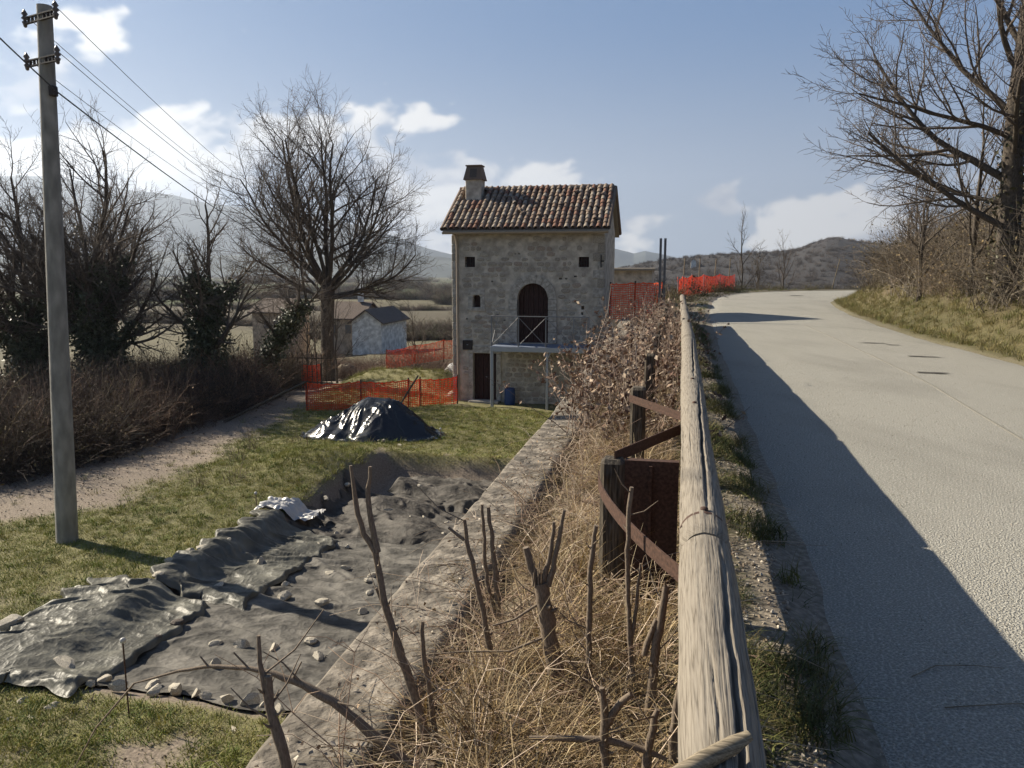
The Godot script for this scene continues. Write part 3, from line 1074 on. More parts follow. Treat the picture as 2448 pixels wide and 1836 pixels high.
func rail_x(z: float) -> float:
	return along([[-27, 0.02], [-24, 0.06], [-9.5, 0.10], [6, 0.095]], z)

func rail_log(z0: float, z1: float, fine: bool, seed_: int) -> Buf:
	var r := RandomNumberGenerator.new()
	r.seed = seed_
	var b := Buf.new()
	var sides := 150 if fine else 20
	var step := 0.03 if fine else 0.25
	var m := maxi(2, int((z0 - z1) / step))
	var cracks := []
	for k in (9 if fine else 0):
		cracks.append([r.randf() * TAU, r.randf_range(z1, z0), r.randf_range(0.25, 1.1), r.randf_range(0.006, 0.014), r.randf_range(-0.12, 0.12), r.randf_range(0.05, 0.07)])
	if fine:
		cracks.append([1.25, (z0 + z1) * 0.5, 1.5, 0.03, 0.12, 0.12])
	var p := PackedVector3Array()
	for k in m + 1:
		var t := float(k) / m
		var z := lerpf(z0, z1, t)
		var end := minf(z0 - z, z - z1)
		var base := 0.0765 + 0.003 * sin(z * 2.1 + seed_) + 0.003 * fine_noise.get_noise_1d(z * 300 + seed_ * 50)
		if end < 0.03:
			base -= 0.014 * (1.0 - end / 0.03)
		for s in sides + 1:
			var a := TAU * s / sides
			var rad := base + 0.0012 * fine_noise.get_noise_2d(a * 400, z * 24 + seed_ * 9)
			for c in cracks:
				var u: float = absf(z - c[1]) / c[2]
				if u < 1.0:
					var centre: float = c[0] + c[4] * (z - c[1]) + 0.09 * fine_noise.get_noise_1d(z * 260 + c[1] * 900)
					var d: float = absf(angle_difference(a, centre)) / c[5]
					if d < 1.0:
						rad -= c[3] * (1.0 - d) * (1.0 - u * u)
			p.append(Vector3(rail_x(z) + cos(a) * rad, rail_y(z) + sin(a) * rad, z))
	b.grid(p, sides + 1)
	for e in [0, m]:
		var c := Vector3(rail_x(z0 if e == 0 else z1), rail_y(z0 if e == 0 else z1), z0 if e == 0 else z1)
		for s in sides:
			b.tri(c, p[e * (sides + 1) + s], p[e * (sides + 1) + s + 1])
	return b

func build_guardrail() -> void:
	var o := thing("guard_rail", "weathered round-timber guard rail with rusty steel brackets along the road", "guard rail")
	var joints := [3.9, 0.75, -2.45, -5.66, -8.9, -12.1, -15.3, -18.5, -21.7, -24.9]
	for k in joints.size() - 1:
		part("log", rail_log(joints[k] - 0.012, joints[k + 1] + 0.012, k == 1 or k == 2 or k == 3, 5 + k), M.log_wood, o)
		# the lower steel beam behind each log
		var b := Buf.new()
		var z0: float = joints[k] - 0.01
		var z1: float = joints[k + 1] + 0.01
		var zm := (z0 + z1) / 2
		b.box(Vector3(rail_x(zm) - 0.005, rail_y(zm) - 0.30, zm), Vector3(0.008, 0.50, z0 - z1 + 0.04))
		b.box(Vector3(rail_x(zm) + 0.02, rail_y(zm) - 0.55, zm), Vector3(0.05, 0.008, z0 - z1 + 0.04))
		part("steel_beam", b, M.rust, o)
		var band := Buf.new()
		var bp := PackedVector3Array()
		for j in 2:
			for s in 25:
				var a := TAU * s / 24
				bp.append(Vector3(rail_x(z0) + cos(a) * 0.0795, rail_y(z0) + sin(a) * 0.0795, z0 - 0.16 - 0.022 * j))
		band.grid(bp, 25)
		part("band", band, M.rust, o)
	# posts with a folded plate and two flat straps reaching to the log
	for z in [0.9, -3.96, -6.44, -8.95, -11.5, -14.0, -16.6, -19.2, -21.8, -24.4]:
		var w := Buf.new()
		w.box(Vector3(-0.31, 0.33, z - 0.045), Vector3(0.12, 0.92, 0.13), Basis(), 0.02)
		part("post", w, M.post_wood, o)
		if z > -5.0:
			var top := 0.80
			var pl := Buf.new()
			pl.box(Vector3(-0.115, 0.34, z), Vector3(0.265, top + 0.10, 0.007))
			pl.box(Vector3(-0.115, top - 0.012, z - 0.022), Vector3(0.265, 0.008, 0.05))
			pl.box(Vector3(-0.12, 0.34, z + 0.012), Vector3(0.016, top + 0.06, 0.024))
			part("post_plate", pl, M.rust, o)
		for s in [1.0, -1.0]:
			if z < -8.0 or (s < 0 and z < -5.0):
				continue
			var pts := []
			var reach := (1.25 if z > -5.0 else 0.72) if s > 0 else 0.80
			for k in 11:
				var t := k / 10.0
				var x := lerpf(-0.30, 0.03, t) if s < 0 else lerpf(-0.375, 0.03, pow(t, 1.5) if z > -5.0 else t)
				pts.append(Vector3(x, 0.705 if s > 0 else 0.80, z + s * (0.02 + reach * t) if s > 0 else z - 0.02 - reach * t))
			var st := Buf.new()
			for k in 10:
				var a: Vector3 = pts[k]
				var c: Vector3 = pts[k + 1]
				st.box((a + c) * 0.5, Vector3(0.006, 0.06, a.distance_to(c) + 0.002), Basis.looking_at(c - a))
			part("strap", st, M.rust, o)
	# bolts
	for z in [-2.66, -4.78, -5.74]:
		var b := Buf.new()
		b.lathe(Vector3(rail_x(z), rail_y(z) + 0.076, z), [Vector2(0.001, 0.012), Vector2(0.012, 0.010), Vector2(0.014, 0.0)], 8)
		part("bolt", b, M.rust, o)
	# dead branch lying across the log in front
	var d := Buf.new()
	d.tube(PackedVector3Array([Vector3(-0.10, 0.90, -1.13), Vector3(0.0, 0.936, -1.20), Vector3(0.06, 0.952, -1.25), Vector3(0.11, 0.962, -1.29), Vector3(0.135, 0.972, -1.305)]), PackedFloat32Array([0.013, 0.0155, 0.016, 0.015, 0.009]), 9, true)
	tag(part("broken_branch", d, M.pale_wood), "pale broken branch lying across the top of the guard rail log", "branch")

# ------------------------------------------------------------------ cut stems on the planted strip in front
const STEMS := {
	"S1": [[-0.798, -0.08, -2.5, 0.0169], [-0.81, 0.01, -2.5, 0.0161], [-0.85, 0.2, -2.5, 0.016], [-0.91, 0.39, -2.5, 0.0153], [-0.96, 0.56, -2.5, 0.0132], [-0.98, 0.66, -2.5, 0.0118], [-1, 0.78, -2.5, 0.0118]],
	"S1a": [[-1, 0.78, -2.5, 0.0111], [-1.04, 0.84, -2.5, 0.0098], [-1.06, 0.91, -2.5, 0.0091], [-1.07, 0.99, -2.5, 0.0072], [-1.08, 1.08, -2.5, 0.0052]],
	"S1b": [[-0.99, 0.78, -2.5, 0.0111], [-1.01, 0.88, -2.5, 0.0104], [-1.02, 0.96, -2.5, 0.0091], [-1.01, 1.08, -2.5, 0.0058]],
	"S1c": [[-0.96, 0.57, -2.5, 0.0086], [-0.98, 0.6, -2.5, 0.0066], [-1, 0.65, -2.5, 0.0046]],
	"S2": [[-0.897, -0.08, -1.65, 0.0146], [-0.9, 0.53, -1.65, 0.0139], [-0.91, 0.59, -1.65, 0.0134], [-0.93, 0.66, -1.65, 0.0124], [-0.94, 0.7, -1.65, 0.0106], [-0.95, 0.75, -1.65, 0.0082], [-0.96, 0.81, -1.65, 0.0059], [-0.96, 0.88, -1.65, 0.0045]],
	"S2b": [[-0.94, 0.7, -1.65, 0.0115], [-0.94, 0.75, -1.65, 0.0105], [-0.94, 0.78, -1.65, 0.0091]],
	"S3": [[-0.771, -0.08, -2.55, 0.0144], [-0.78, -0.03, -2.55, 0.0137], [-0.81, 0.1, -2.55, 0.0109], [-0.83, 0.26, -2.55, 0.0095], [-0.85, 0.41, -2.55, 0.0087], [-0.85, 0.52, -2.55, 0.0067]],
	"S4": [[-0.705, -0.08, -3.15, 0.0128], [-0.72, 0.01, -3.15, 0.0122], [-0.77, 0.22, -3.15, 0.013], [-0.79, 0.34, -3.15, 0.0113], [-0.82, 0.48, -3.15, 0.0105], [-0.85, 0.6, -3.15, 0.0096], [-0.86, 0.7, -3.15, 0.0072]],
	"S4b": [[-0.86, 0.61, -3.15, 0.008], [-0.89, 0.63, -3.15, 0.0072], [-0.93, 0.66, -3.15, 0.0056]],
	"S5": [[-0.751, -0.08, -3.5, 0.0142], [-0.76, -0.01, -3.5, 0.0135], [-0.79, 0.13, -3.5, 0.0134], [-0.81, 0.37, -3.5, 0.0115], [-0.84, 0.65, -3.5, 0.0079]],
	"S5b": [[-0.8, 0.11, -3.5, 0.0099], [-0.85, 0.29, -3.5, 0.0098], [-0.86, 0.46, -3.5, 0.0089], [-0.87, 0.66, -3.5, 0.0071]],
	"S6": [[-0.417, -0.08, -2.95, 0.0328], [-0.42, 0.01, -2.95, 0.0312], [-0.43, 0.13, -2.95, 0.031], [-0.46, 0.29, -2.95, 0.0308], [-0.48, 0.42, -2.95, 0.0307], [-0.5, 0.53, -2.95, 0.029]],
	"S6a": [[-0.5, 0.52, -2.95, 0.0161], [-0.54, 0.59, -2.95, 0.0154], [-0.56, 0.67, -2.95, 0.0128]],
	"S6b": [[-0.49, 0.53, -2.95, 0.0116], [-0.48, 0.58, -2.95, 0.0109], [-0.46, 0.67, -2.95, 0.0096], [-0.45, 0.78, -2.95, 0.007]],
	"S6c": [[-0.47, 0.52, -2.95, 0.0129], [-0.45, 0.59, -2.95, 0.0109], [-0.43, 0.71, -2.95, 0.0089], [-0.41, 0.83, -2.95, 0.0069]],
	"S7": [[-0.31, -0.08, -2.97, 0.0117], [-0.31, 0, -2.97, 0.0111], [-0.31, 0.22, -2.97, 0.0117], [-0.31, 0.43, -2.97, 0.0109], [-0.31, 0.6, -2.97, 0.0102], [-0.29, 0.77, -2.97, 0.0088]],
	"S8": [[-0.127, -0.08, -3, 0.0117], [-0.13, 0.02, -3, 0.0111], [-0.14, 0.17, -3, 0.011], [-0.15, 0.27, -3, 0.011], [-0.16, 0.43, -3, 0.0096], [-0.17, 0.63, -3, 0.0096], [-0.17, 0.8, -3, 0.0088], [-0.16, 0.92, -3, 0.0075]],
	"S8b": [[-0.15, 0.27, -3, 0.0078], [-0.14, 0.36, -3, 0.0077], [-0.13, 0.49, -3, 0.007], [-0.12, 0.62, -3, 0.0044]],
	"S9": [[-0.073, -0.08, -2.8, 0.0192], [-0.07, 0.01, -2.8, 0.0183], [-0.06, 0.24, -2.8, 0.0175], [-0.05, 0.4, -2.8, 0.0162], [-0.03, 0.53, -2.8, 0.0143], [-0.02, 0.62, -2.8, 0.0118]],
	"S9b": [[-0.09, 0.35, -2.8, 0.012], [-0.07, 0.43, -2.8, 0.0108], [-0.05, 0.49, -2.8, 0.0089]],
	"S10": [[0.02, -0.08, -2.5, 0.0171], [0.02, 0.12, -2.5, 0.0163], [0.02, 0.24, -2.5, 0.0162], [0.03, 0.35, -2.5, 0.0145], [0.04, 0.44, -2.5, 0.0096]],
	"S11": [[-0.177, -0.08, -2.3, 0.015], [-0.18, 0.21, -2.3, 0.0143], [-0.19, 0.33, -2.3, 0.0137], [-0.19, 0.41, -2.3, 0.0126], [-0.2, 0.48, -2.3, 0.0086]],
	"S12": [[-0.063, -0.08, -2.3, 0.0149], [-0.06, 0.22, -2.3, 0.0142], [-0.05, 0.33, -2.3, 0.0125], [-0.04, 0.4, -2.3, 0.011], [-0.03, 0.43, -2.3, 0.0075]],
	"S14": [[-0.2, 0.3, -2.3, 0.0076], [-0.17, 0.39, -2.3, 0.0126], [-0.14, 0.44, -2.3, 0.0116], [-0.11, 0.47, -2.3, 0.009]],
	"S15": [[-0.78, 0.04, -2.45, 0.0164], [-0.86, 0.03, -2.45, 0.0182], [-0.94, 0.09, -2.45, 0.0186], [-1.03, 0.15, -2.45, 0.018], [-1.15, 0.24, -2.45, 0.016], [-1.26, 0.29, -2.45, 0.0134], [-1.37, 0.32, -2.45, 0.0108], [-1.47, 0.33, -2.45, 0.0082], [-1.63, 0.32, -2.45, 0.0069], [-1.75, 0.29, -2.45, 0.0056], [-1.94, 0.22, -2.45, 0.0035]],
}
const STEM_LABELS := {
	"S1": "tall forked pruned stem with two prongs rising over the concrete wall edge",
	"S2": "snapped grey stem stub standing before the dark ground sheet",
	"S3": "thin single pruned stem just beside the tall forked stem",
	"S4": "bent pruned stem with a short side prong over the wall coping",
	"S5": "pair of straight cut stems standing close together beside the wall coping",
	"S6": "thick old stump with a ragged top and two upright shoots",
	"S7": "straight pruned stem between the thick stump and the guard rail log",
	"S8": "tall cut stem rising before the rusty post plate",
	"S9": "stout cut stem with a side stub close against the guard rail log",
	"S10": "split dark stem stub touching the side of the guard rail log",
	"S11": "short pale knobbly stub in the dry grass",
	"S12": "short pale stub with a rounded knob next to the log",
}

func knobbly(b: Buf, rows: Array, r: RandomNumberGenerator, sides := 8) -> void:
	var pts := PackedVector3Array()
	var rad := PackedFloat32Array()
	for k in rows.size():
		var q: Array = rows[k]
		pts.append(Vector3(q[0], q[1], q[2]))
		rad.append(q[3])
		if k < rows.size() - 1:
			var n: Array = rows[k + 1]
			var gap := Vector3(q[0], q[1], q[2]).distance_to(Vector3(n[0], n[1], n[2]))
			var m := clampi(int(gap / 0.035), 1, 8)
			for j in range(1, m):
				var t := float(j) / m
				pts.append(Vector3(lerpf(q[0], n[0], t), lerpf(q[1], n[1], t), lerpf(q[2], n[2], t)) + Vector3(r.randf_range(-1, 1), 0, r.randf_range(-1, 1)) * 0.0035)
				rad.append(lerpf(q[3], n[3], t) * r.randf_range(0.92, 1.14))
	b.tube(pts, rad, sides, true)

func build_stems() -> void:
	var r := RandomNumberGenerator.new()
	r.seed = 77
	for key in STEM_LABELS:
		var t := thing("pruned_stem", STEM_LABELS[key], "stem", Vector3.ZERO, 0.0, "cut stems on the planted strip")
		var b := Buf.new()
		knobbly(b, STEMS[key], r, 10)
		part("stem", b, M.stem, t)
		# short spurs, buds and dead side twigs
		var sp := Buf.new()
		var rows: Array = STEMS[key]
		for k in 12:
			var i := 1 + r.randi() % (rows.size() - 1)
			var q0 := Vector3(rows[i - 1][0], rows[i - 1][1], rows[i - 1][2])
			var q1 := Vector3(rows[i][0], rows[i][1], rows[i][2])
			var p0 := q0.lerp(q1, r.randf())
			var rr: float = rows[i][3]
			var a0 := r.randf() * TAU
			var out := Vector3(cos(a0), r.randf_range(0.2, 1.0), sin(a0)).normalized()
			var l := r.randf_range(0.012, 0.03) if k < 8 else r.randf_range(0.08, 0.22)
			sp.tube(PackedVector3Array([p0 + out * rr * 0.5, p0 + out * (rr + l * 0.5), p0 + out * (rr + l) + Vector3(0, l * 0.25, 0)]), PackedFloat32Array([rr * 0.42, rr * 0.3, rr * 0.12]) if k < 8 else PackedFloat32Array([0.003, 0.0024, 0.0012]), 5)
		part("spurs", sp, M.stem, t)
		for s in ["a", "b", "c"]:
			if STEMS.has(key + s):
				var q := Buf.new()
				knobbly(q, STEMS[key + s], r, 8)
				part("prong", q, M.stem, t)
		if key == "S6":
			# torn fibres at the broken top
			var f := Buf.new()
			for k in 16:
				var a := r.randf() * TAU
				var p0 := Vector3(-0.51 + cos(a) * 0.022, 0.52, -2.95 + sin(a) * 0.022)
				f.tube(PackedVector3Array([p0, p0 + Vector3(r.randf_range(-0.02, 0.01), r.randf_range(0.04, 0.12), r.randf_range(-0.015, 0.015))]), PackedFloat32Array([0.005, 0.0012]), 4)
			part("torn_fibres", f, M.stem, t)
			var br := Buf.new()
			for q in [[[-0.46, 0.32, -2.95], [-0.62, 0.25, -2.92], [-0.80, 0.24, -2.9], [-1.0, 0.22, -2.86]], [[-0.5, 0.45, -2.95], [-0.60, 0.38, -2.93], [-0.68, 0.36, -2.9]]]:
				var pts := PackedVector3Array()
				var rad := PackedFloat32Array()
				for k in q.size():
					pts.append(Vector3(q[k][0], q[k][1], q[k][2]))
					rad.append(0.006 - 0.0012 * k)
				br.tube(pts, rad, 6)
			part("side_branch", br, M.stem, t)
	var a := Buf.new()
	knobbly(a, STEMS["S15"], r, 8)
	var arch := thing("arching_cane", "long cane arching out over the wall above the ground sheet", "cane")
	part("cane", a, M.stem, arch)
	var tw := Buf.new()
	for q in [[[-1.94, 0.22, -2.45], [-2.12, 0.02, -2.45], [-2.25, -0.2, -2.44]], [[-1.47, 0.33, -2.45], [-1.52, 0.39, -2.44]], [[-1.26, 0.29, -2.45], [-1.33, 0.37, -2.44], [-1.40, 0.41, -2.43]], [[-1.15, 0.24, -2.45], [-1.06, 0.25, -2.42], [-0.97, 0.20, -2.4]], [[-1.63, 0.32, -2.45], [-1.66, 0.355, -2.45]], [[-1.30, 0.31, -2.45], [-1.27, 0.37, -2.46]]]:
		var pts := PackedVector3Array()
		var rad := PackedFloat32Array()
		for k in q.size():
			pts.append(Vector3(q[k][0], q[k][1], q[k][2]))
			rad.append(0.0042 - 0.0012 * k)
		tw.tube(pts, rad, 5)
	part("twig", tw, M.stem, arch)
	var lg := Buf.new()
	knobbly(lg, STEMS["S14"], r, 9)
	knobbly(lg, [[-0.42, 0.30, -2.28, 0.006], [-0.2, 0.31, -2.3, 0.0105], [-0.1, 0.30, -2.3, 0.011], [0.0, 0.27, -2.3, 0.006]], r, 8)
	tag(part("snapped_branch", lg, M.stem), "snapped grey branch caught between the cut stems low in the dry grass", "branch")

# ------------------------------------------------------------------ yard: sheets, stones, heap
# creases pressed into a sheet: each a line with its own height and width
func creases(x0: float, x1: float, z0: float, z1: float, count: int, turn: float, high: float, s: int) -> Array:
	var r := RandomNumberGenerator.new()
	r.seed = 500 + s
	var out := []
	for k in count:
		var a := turn + r.randfn() * 0.28
		var d := Vector2(cos(a), sin(a))
		var l := r.randf_range(0.5, 2.2)
		var c := Vector2(r.randf_range(x0, x1), r.randf_range(z1, z0))
		var tent := r.randf() < 0.35
		out.append([c, d, l * (1.3 if tent else 1.0), high * r.randf_range(0.4, 1.2) * (0.9 if tent else 1.0), r.randf_range(0.16, 0.38) if tent else r.randf_range(0.04, 0.075), r.randf_range(-0.12, 0.12), tent])
	return out

# the creases pressed into a lattice of points: heights, row after row
func pressed(list: Array, nx: int, nz: int, x0: float, x1: float, z0: float, z1: float) -> PackedFloat32Array:
	var out := PackedFloat32Array()
	out.resize(nx * nz)
	var dx := (x1 - x0) / (nx - 1)
	var dz := (z0 - z1) / (nz - 1)
	for q in list:
		var c: Vector2 = q[0]
		var d: Vector2 = q[1]
		var l: float = q[2]
		var w: float = q[4]
		var tent: bool = q[6]
		var pad := (w if tent else 3.0 * w) + 0.16
		var rx := absf(d.x) * l + pad
		var rz := absf(d.y) * l + pad
		for j in range(maxi(0, int((z0 - c.y - rz) / dz)), mini(nz, int((z0 - c.y + rz) / dz) + 1)):
			for k in range(maxi(0, int((c.x - rx - x0) / dx)), mini(nx, int((c.x + rx - x0) / dx) + 1)):
				var p := Vector2(x0 + k * dx, z0 - j * dz) - c
				var t := p.dot(d) / l
				if absf(t) >= 1.0:
					continue
				var e: float = absf(p.cross(d) + q[5] * t * t + 0.05 * soft_noise.get_noise_2d(t * 260, w * 9000)) / w
				var h := 0.0
				if tent:
					h = q[3] * maxf(0.0, 1.12 - sqrt(e * e + 0.015)) * (1.0 - absf(t))
				elif e < 3.0:
					h = q[3] * exp(-e * e) * (1.0 - t * t)
				var at := j * nx + k
				out[at] = maxf(out[at], h)
	# cloth rounds off the sharpest kinks
	for along_x in [true, false]:
		var old := out.duplicate()
		for j in range(1, nz - 1):
			for k in range(1, nx - 1):
				var at := j * nx + k
				var s := 1 if along_x else nx
				out[at] = 0.5 * old[at] + 0.25 * (old[at - s] + old[at + s])
	return out

func sheet(called: String, x0: float, x1: float, z0: float, z1: float, lift: float, high: float, count: int, turn: float, s: int, material: Material, label: String, step := 0.03) -> void:
	var nx := int((x1 - x0) / step) + 1
	var nz := int((z0 - z1) / step) + 1
	var fold := pressed(creases(x0, x1, z0, z1, count, turn, high, s), nx, nz, x0, x1, z0, z1)
	var p := PackedVector3Array()
	for j in nz:
		for k in nx:
			var u := k / float(nx - 1)
			var v := j / float(nz - 1)
			var ex := 0.30 * soft_noise.get_noise_2d(v * 500 + s * 10, 10 + s * 10) * (1.0 if u < 0.5 else 0.4)
			var ez := 0.16 * soft_noise.get_noise_2d(u * 420 + s * 10, 60 + s * 10)
			var x := lerpf(x0 + (ex if u < 0.5 else 0.0), x1 + (ex if u >= 0.5 else 0.0), u)
			var z := lerpf(z0 + (ez if v < 0.5 else 0.0), z1 + (ez if v >= 0.5 else 0.0), v)
			var rim := smoothstep(0.0, 0.02, minf(minf(u, 1.0 - u), minf(v, 1.0 - v)))
			var h := left_land(x, z) + 0.014
			h += 0.016 * soft_noise.get_noise_2d(x * 70 + z * 30, z * 90 + s * 50) + 0.010 * soft_noise.get_noise_2d(x * 150 + z * 60, z * 330 - x * 60 + s * 90)
			p.append(Vector3(x, h + lift * (0.6 + 0.4 * rim) + fold[j * nx + k] * (0.3 + 0.7 * rim), z))
	var b := Buf.new()
	b.grid(p, nx)
	tag(part(called, b, material), label, "tarpaulin", "ground sheets over the trench")

func rumpled(x: float, z: float) -> float:
	return 0.24 * maxf(0, soft_noise.get_noise_2d(x * 36 + 310, z * 48))

func build_sheets() -> void:
	sheet("ground_sheet", -7.1, -1.62, -7.55, -15.0, 0.03, 0.06, 120, 0.10, 1, M.sheet, "large grey-brown ground sheet creased over the trench floor beside the wall", 0.03)
	sheet("ground_sheet", -8.55, -6.55, -7.25, -10.2, 0.085, 0.085, 60, -0.45, 2, M.sheet_green, "pale greenish sheet draped over the near left rim of the trench", 0.025)
	sheet("ground_sheet", -7.85, -6.15, -10.2, -13.9, 0.085, 0.085, 64, -0.3, 3, M.sheet_green, "pale greenish sheet draped over the left rim under the pole shadow", 0.025)
	# far end: heavier sheet thrown over heaps of spoil
	var nx := 170
	var nz := 100
	for k in 2:
		var p := PackedVector3Array()
		var x0 := -7.35 if k == 0 else -6.6
		var x1 := -1.62
		var z0 := -13.9 if k == 0 else -16.3
		var z1 := -17.2 if k == 0 else -18.9
		var fold := pressed(creases(x0, x1, z0, z1, 130, 0.35, 0.13, 20 + k), nx, nz, x0, x1, z0, z1)
		for j in nz:
			for i in nx:
				var u := i / (nx - 1.0)
				var v := j / (nz - 1.0)
				var x := lerpf(x0 + 0.4 * fine_noise.get_noise_2d(v * 400, k * 90), x1, u)
				var z := lerpf(z0 + 0.3 * fine_noise.get_noise_2d(u * 400, k * 50 + 7), z1, v)
				var rim := smoothstep(0.0, 0.06, minf(minf(u, 1.3 - u), minf(v, 1.0 - v)))
				p.append(Vector3(x, left_land(x, z) + 0.035 + 0.03 * k + (rumpled(x + k * 3, z) * (1.5 if k == 0 else 1.7) + fold[j * nx + i]) * rim, z))
		var b := Buf.new()
		b.grid(p, nx)
		tag(part("ground_sheet", b, M.sheet_dark), ["dark sheet thrown in bumps over spoil halfway along the trench", "dark rumpled sheet at the far end of the trench below the grass bank"][k], "tarpaulin", "ground sheets over the trench")
	# white plastic scrap at the trench rim
	var wp := Buf.new()
	var q := PackedVector3Array()
	for j in 24:
		for i in 40:
			var u := i / 39.0
			var v := j / 23.0
			var x := -8.05 + 1.05 * u
			var z := -13.85 - 0.7 * v - 0.35 * u
			q.append(Vector3(x, maxf(left_land(x, z), left_land(-7.75, z) - 0.25) + 0.03 + 0.13 * absf(soft_noise.get_noise_2d(u * 150 + v * 240, v * 260 + 40)) + 0.05 * absf(soft_noise.get_noise_2d(u * 500, v * 420)), z))
	wp.grid(q, 40)
	tag(part("plastic_sheet", wp, M.white_plastic), "crumpled white plastic sheet on the grass rim of the trench", "plastic sheet")

func boulder(r: RandomNumberGenerator, flat := 0.62) -> ArrayMesh:
	var s := SphereMesh.new()
	s.radial_segments = 8
	s.rings = 5
	s.radius = 0.5
	s.height = 1.0
	var arr := s.get_mesh_arrays()
	var v: PackedVector3Array = arr[Mesh.ARRAY_VERTEX]
	var cuts := []
	for k in 9:
		cuts.append([Vector3(r.randf_range(-1, 1), r.randf_range(-1, 1), r.randf_range(-1, 1)).normalized(), r.randf_range(0.20, 0.36)])
	for k in v.size():
		var p := v[k]
		for c in cuts:
			var d: float = p.dot(c[0]) - c[1]
			if d > 0:
				p -= c[0] * d
		v[k] = Vector3(p.x, p.y * flat, p.z * 0.85) + Vector3(0, 0.25 * flat, 0)
	var idx: PackedInt32Array = arr[Mesh.ARRAY_INDEX]
	var b := Buf.new()
	for k in range(0, idx.size(), 3):
		b.tri(v[idx[k]], v[idx[k + 1]], v[idx[k + 2]])
	return b.mesh()

func sheet_top(x: float, z: float) -> float:
	return left_land(x, z) + 0.03

const STONES := {
	"open": [[-6.0, -11.21, 0.14, "small pale stone just beyond the biggest stone on the ground sheet"], [-5.75, -10.74, 0.26, "biggest pale rounded stone on the middle of the ground sheet"], [-5.09, -10.6, 0.24, "pale wide stone right of the biggest one, above the long dark crease"], [-5.87, -8.99, 0.18, "leftmost of three angular stones in a row low on the ground sheet"], [-5.45, -8.96, 0.2, "middle one of three angular stones in a row low on the ground sheet"], [-5.05, -9.06, 0.18, "rightmost of three angular stones in a row low on the ground sheet"], [-4.67, -9.3, 0.19, "brownish stone at the end of the pole shadow beside the wall"], [-4.4, -8.97, 0.17, "rounded stone close to the wall edge below the pole shadow"], [-5.53, -8.43, 0.17, "flat slab of stone lying alone under the arching cane"], [-7.19, -7.88, 0.3, "large pale block on the near end of the greenish sheet"], [-6.64, -9.34, 0.2, "dark stone at the corner of the greenish sheet"], [-6.69, -8.91, 0.2, "black stone in the shade under the greenish sheet edge"], [-8.52, -8.44, 0.32, "brown slab on the far left end of the greenish sheet"], [-5.92, -13.43, 0.12, "small brick-shaped stone alone beyond the middle of the ground sheet"], [-5.61, -12.0, 0.16, "left one of two close stones beyond the biggest stone"], [-5.43, -12.23, 0.16, "right one of two close stones beyond the biggest stone"]],
	"shade": [[-6.36, -10.53, 0.2], [-6.57, -10.43, 0.15], [-6.88, -10.71, 0.2], [-7.16, -10.61, 0.15]],
	"near": [[-5.92, -7.76, 0.2], [-5.55, -7.68, 0.22], [-5.28, -7.68, 0.14], [-5.14, -7.64, 0.14], [-6.18, -7.55, 0.2], [-5.75, -7.59, 0.16], [-4.85, -7.6, 0.18], [-4.6, -7.65, 0.22], [-4.42, -7.66, 0.14], [-6.7, -7.54, 0.16], [-6.52, -7.52, 0.12], [-6.47, -7.65, 0.17], [-4.16, -7.52, 0.13]],
	"rim": [[-7.69, -11.59, 0.22], [-7.76, -11.33, 0.2], [-7.66, -10.38, 0.2], [-7.67, -10.16, 0.16], [-7.66, -9.8, 0.16], [-7.68, -9.16, 0.16], [-7.48, -9.03, 0.15], [-7.62, -9.34, 0.16], [-7.9, -11.0, 0.15], [-7.55, -12.1, 0.15]],
	"fold": [[-6.82, -11.92, 0.22], [-6.84, -12.49, 0.2], [-6.67, -13.45, 0.2], [-6.51, -13.42, 0.17], [-6.42, -13.14, 0.22]],
	"wallside": [[-4.79, -11.72, 0.2], [-4.56, -11.19, 0.16], [-4.42, -10.47, 0.18], [-4.86, -11.99, 0.17]],
	"far": [[-6.49, -14.22, 0.11], [-5.84, -15.38, 0.2], [-5.64, -16.19, 0.17], [-5.92, -17.65, 0.17], [-6.44, -16.64, 0.15], [-5.43, -14.87, 0.13], [-5.28, -15.16, 0.12], [-4.97, -14.66, 0.17], [-4.56, -15.38, 0.17], [-7.3, -15.54, 0.15], [-7.3, -16.67, 0.17], [-4.78, -16.9, 0.17], [-5.1, -15.5, 0.13], [-4.4, -14.5, 0.14]],
	"grass": [[-6.6, -7.02, 0.18], [-6.68, -6.83, 0.15], [-6.88, -6.75, 0.15], [-4.44, -7.06, 0.14], [-7.06, -7.09, 0.16], [-7.28, -20.14, 0.2], [-6.84, -20.01, 0.14]],
}
const ORDINAL := ["first", "second", "third", "fourth", "fifth", "sixth", "seventh", "eighth", "ninth", "tenth", "eleventh", "twelfth", "thirteenth", "fourteenth", "fifteenth", "sixteenth"]
const STONE_LABELS := {
	"shade": "%s stone from the left lying in the pole shadow on the sheets",
	"near": "%s stone from the left in the row along the near edge of the sheet",
	"rim": "%s nearest pale stone along the grass rim left of the greenish sheets",
	"fold": "%s nearest stone tucked into the folds where the greenish sheet ends",
	"wallside": "%s nearest stone on the ground sheet close beside the retaining wall",
	"far": "%s small stone from the left on the dark rumpled sheets",
	"grass": "%s flat stone from the left half sunk in the grass outside the trench",
}

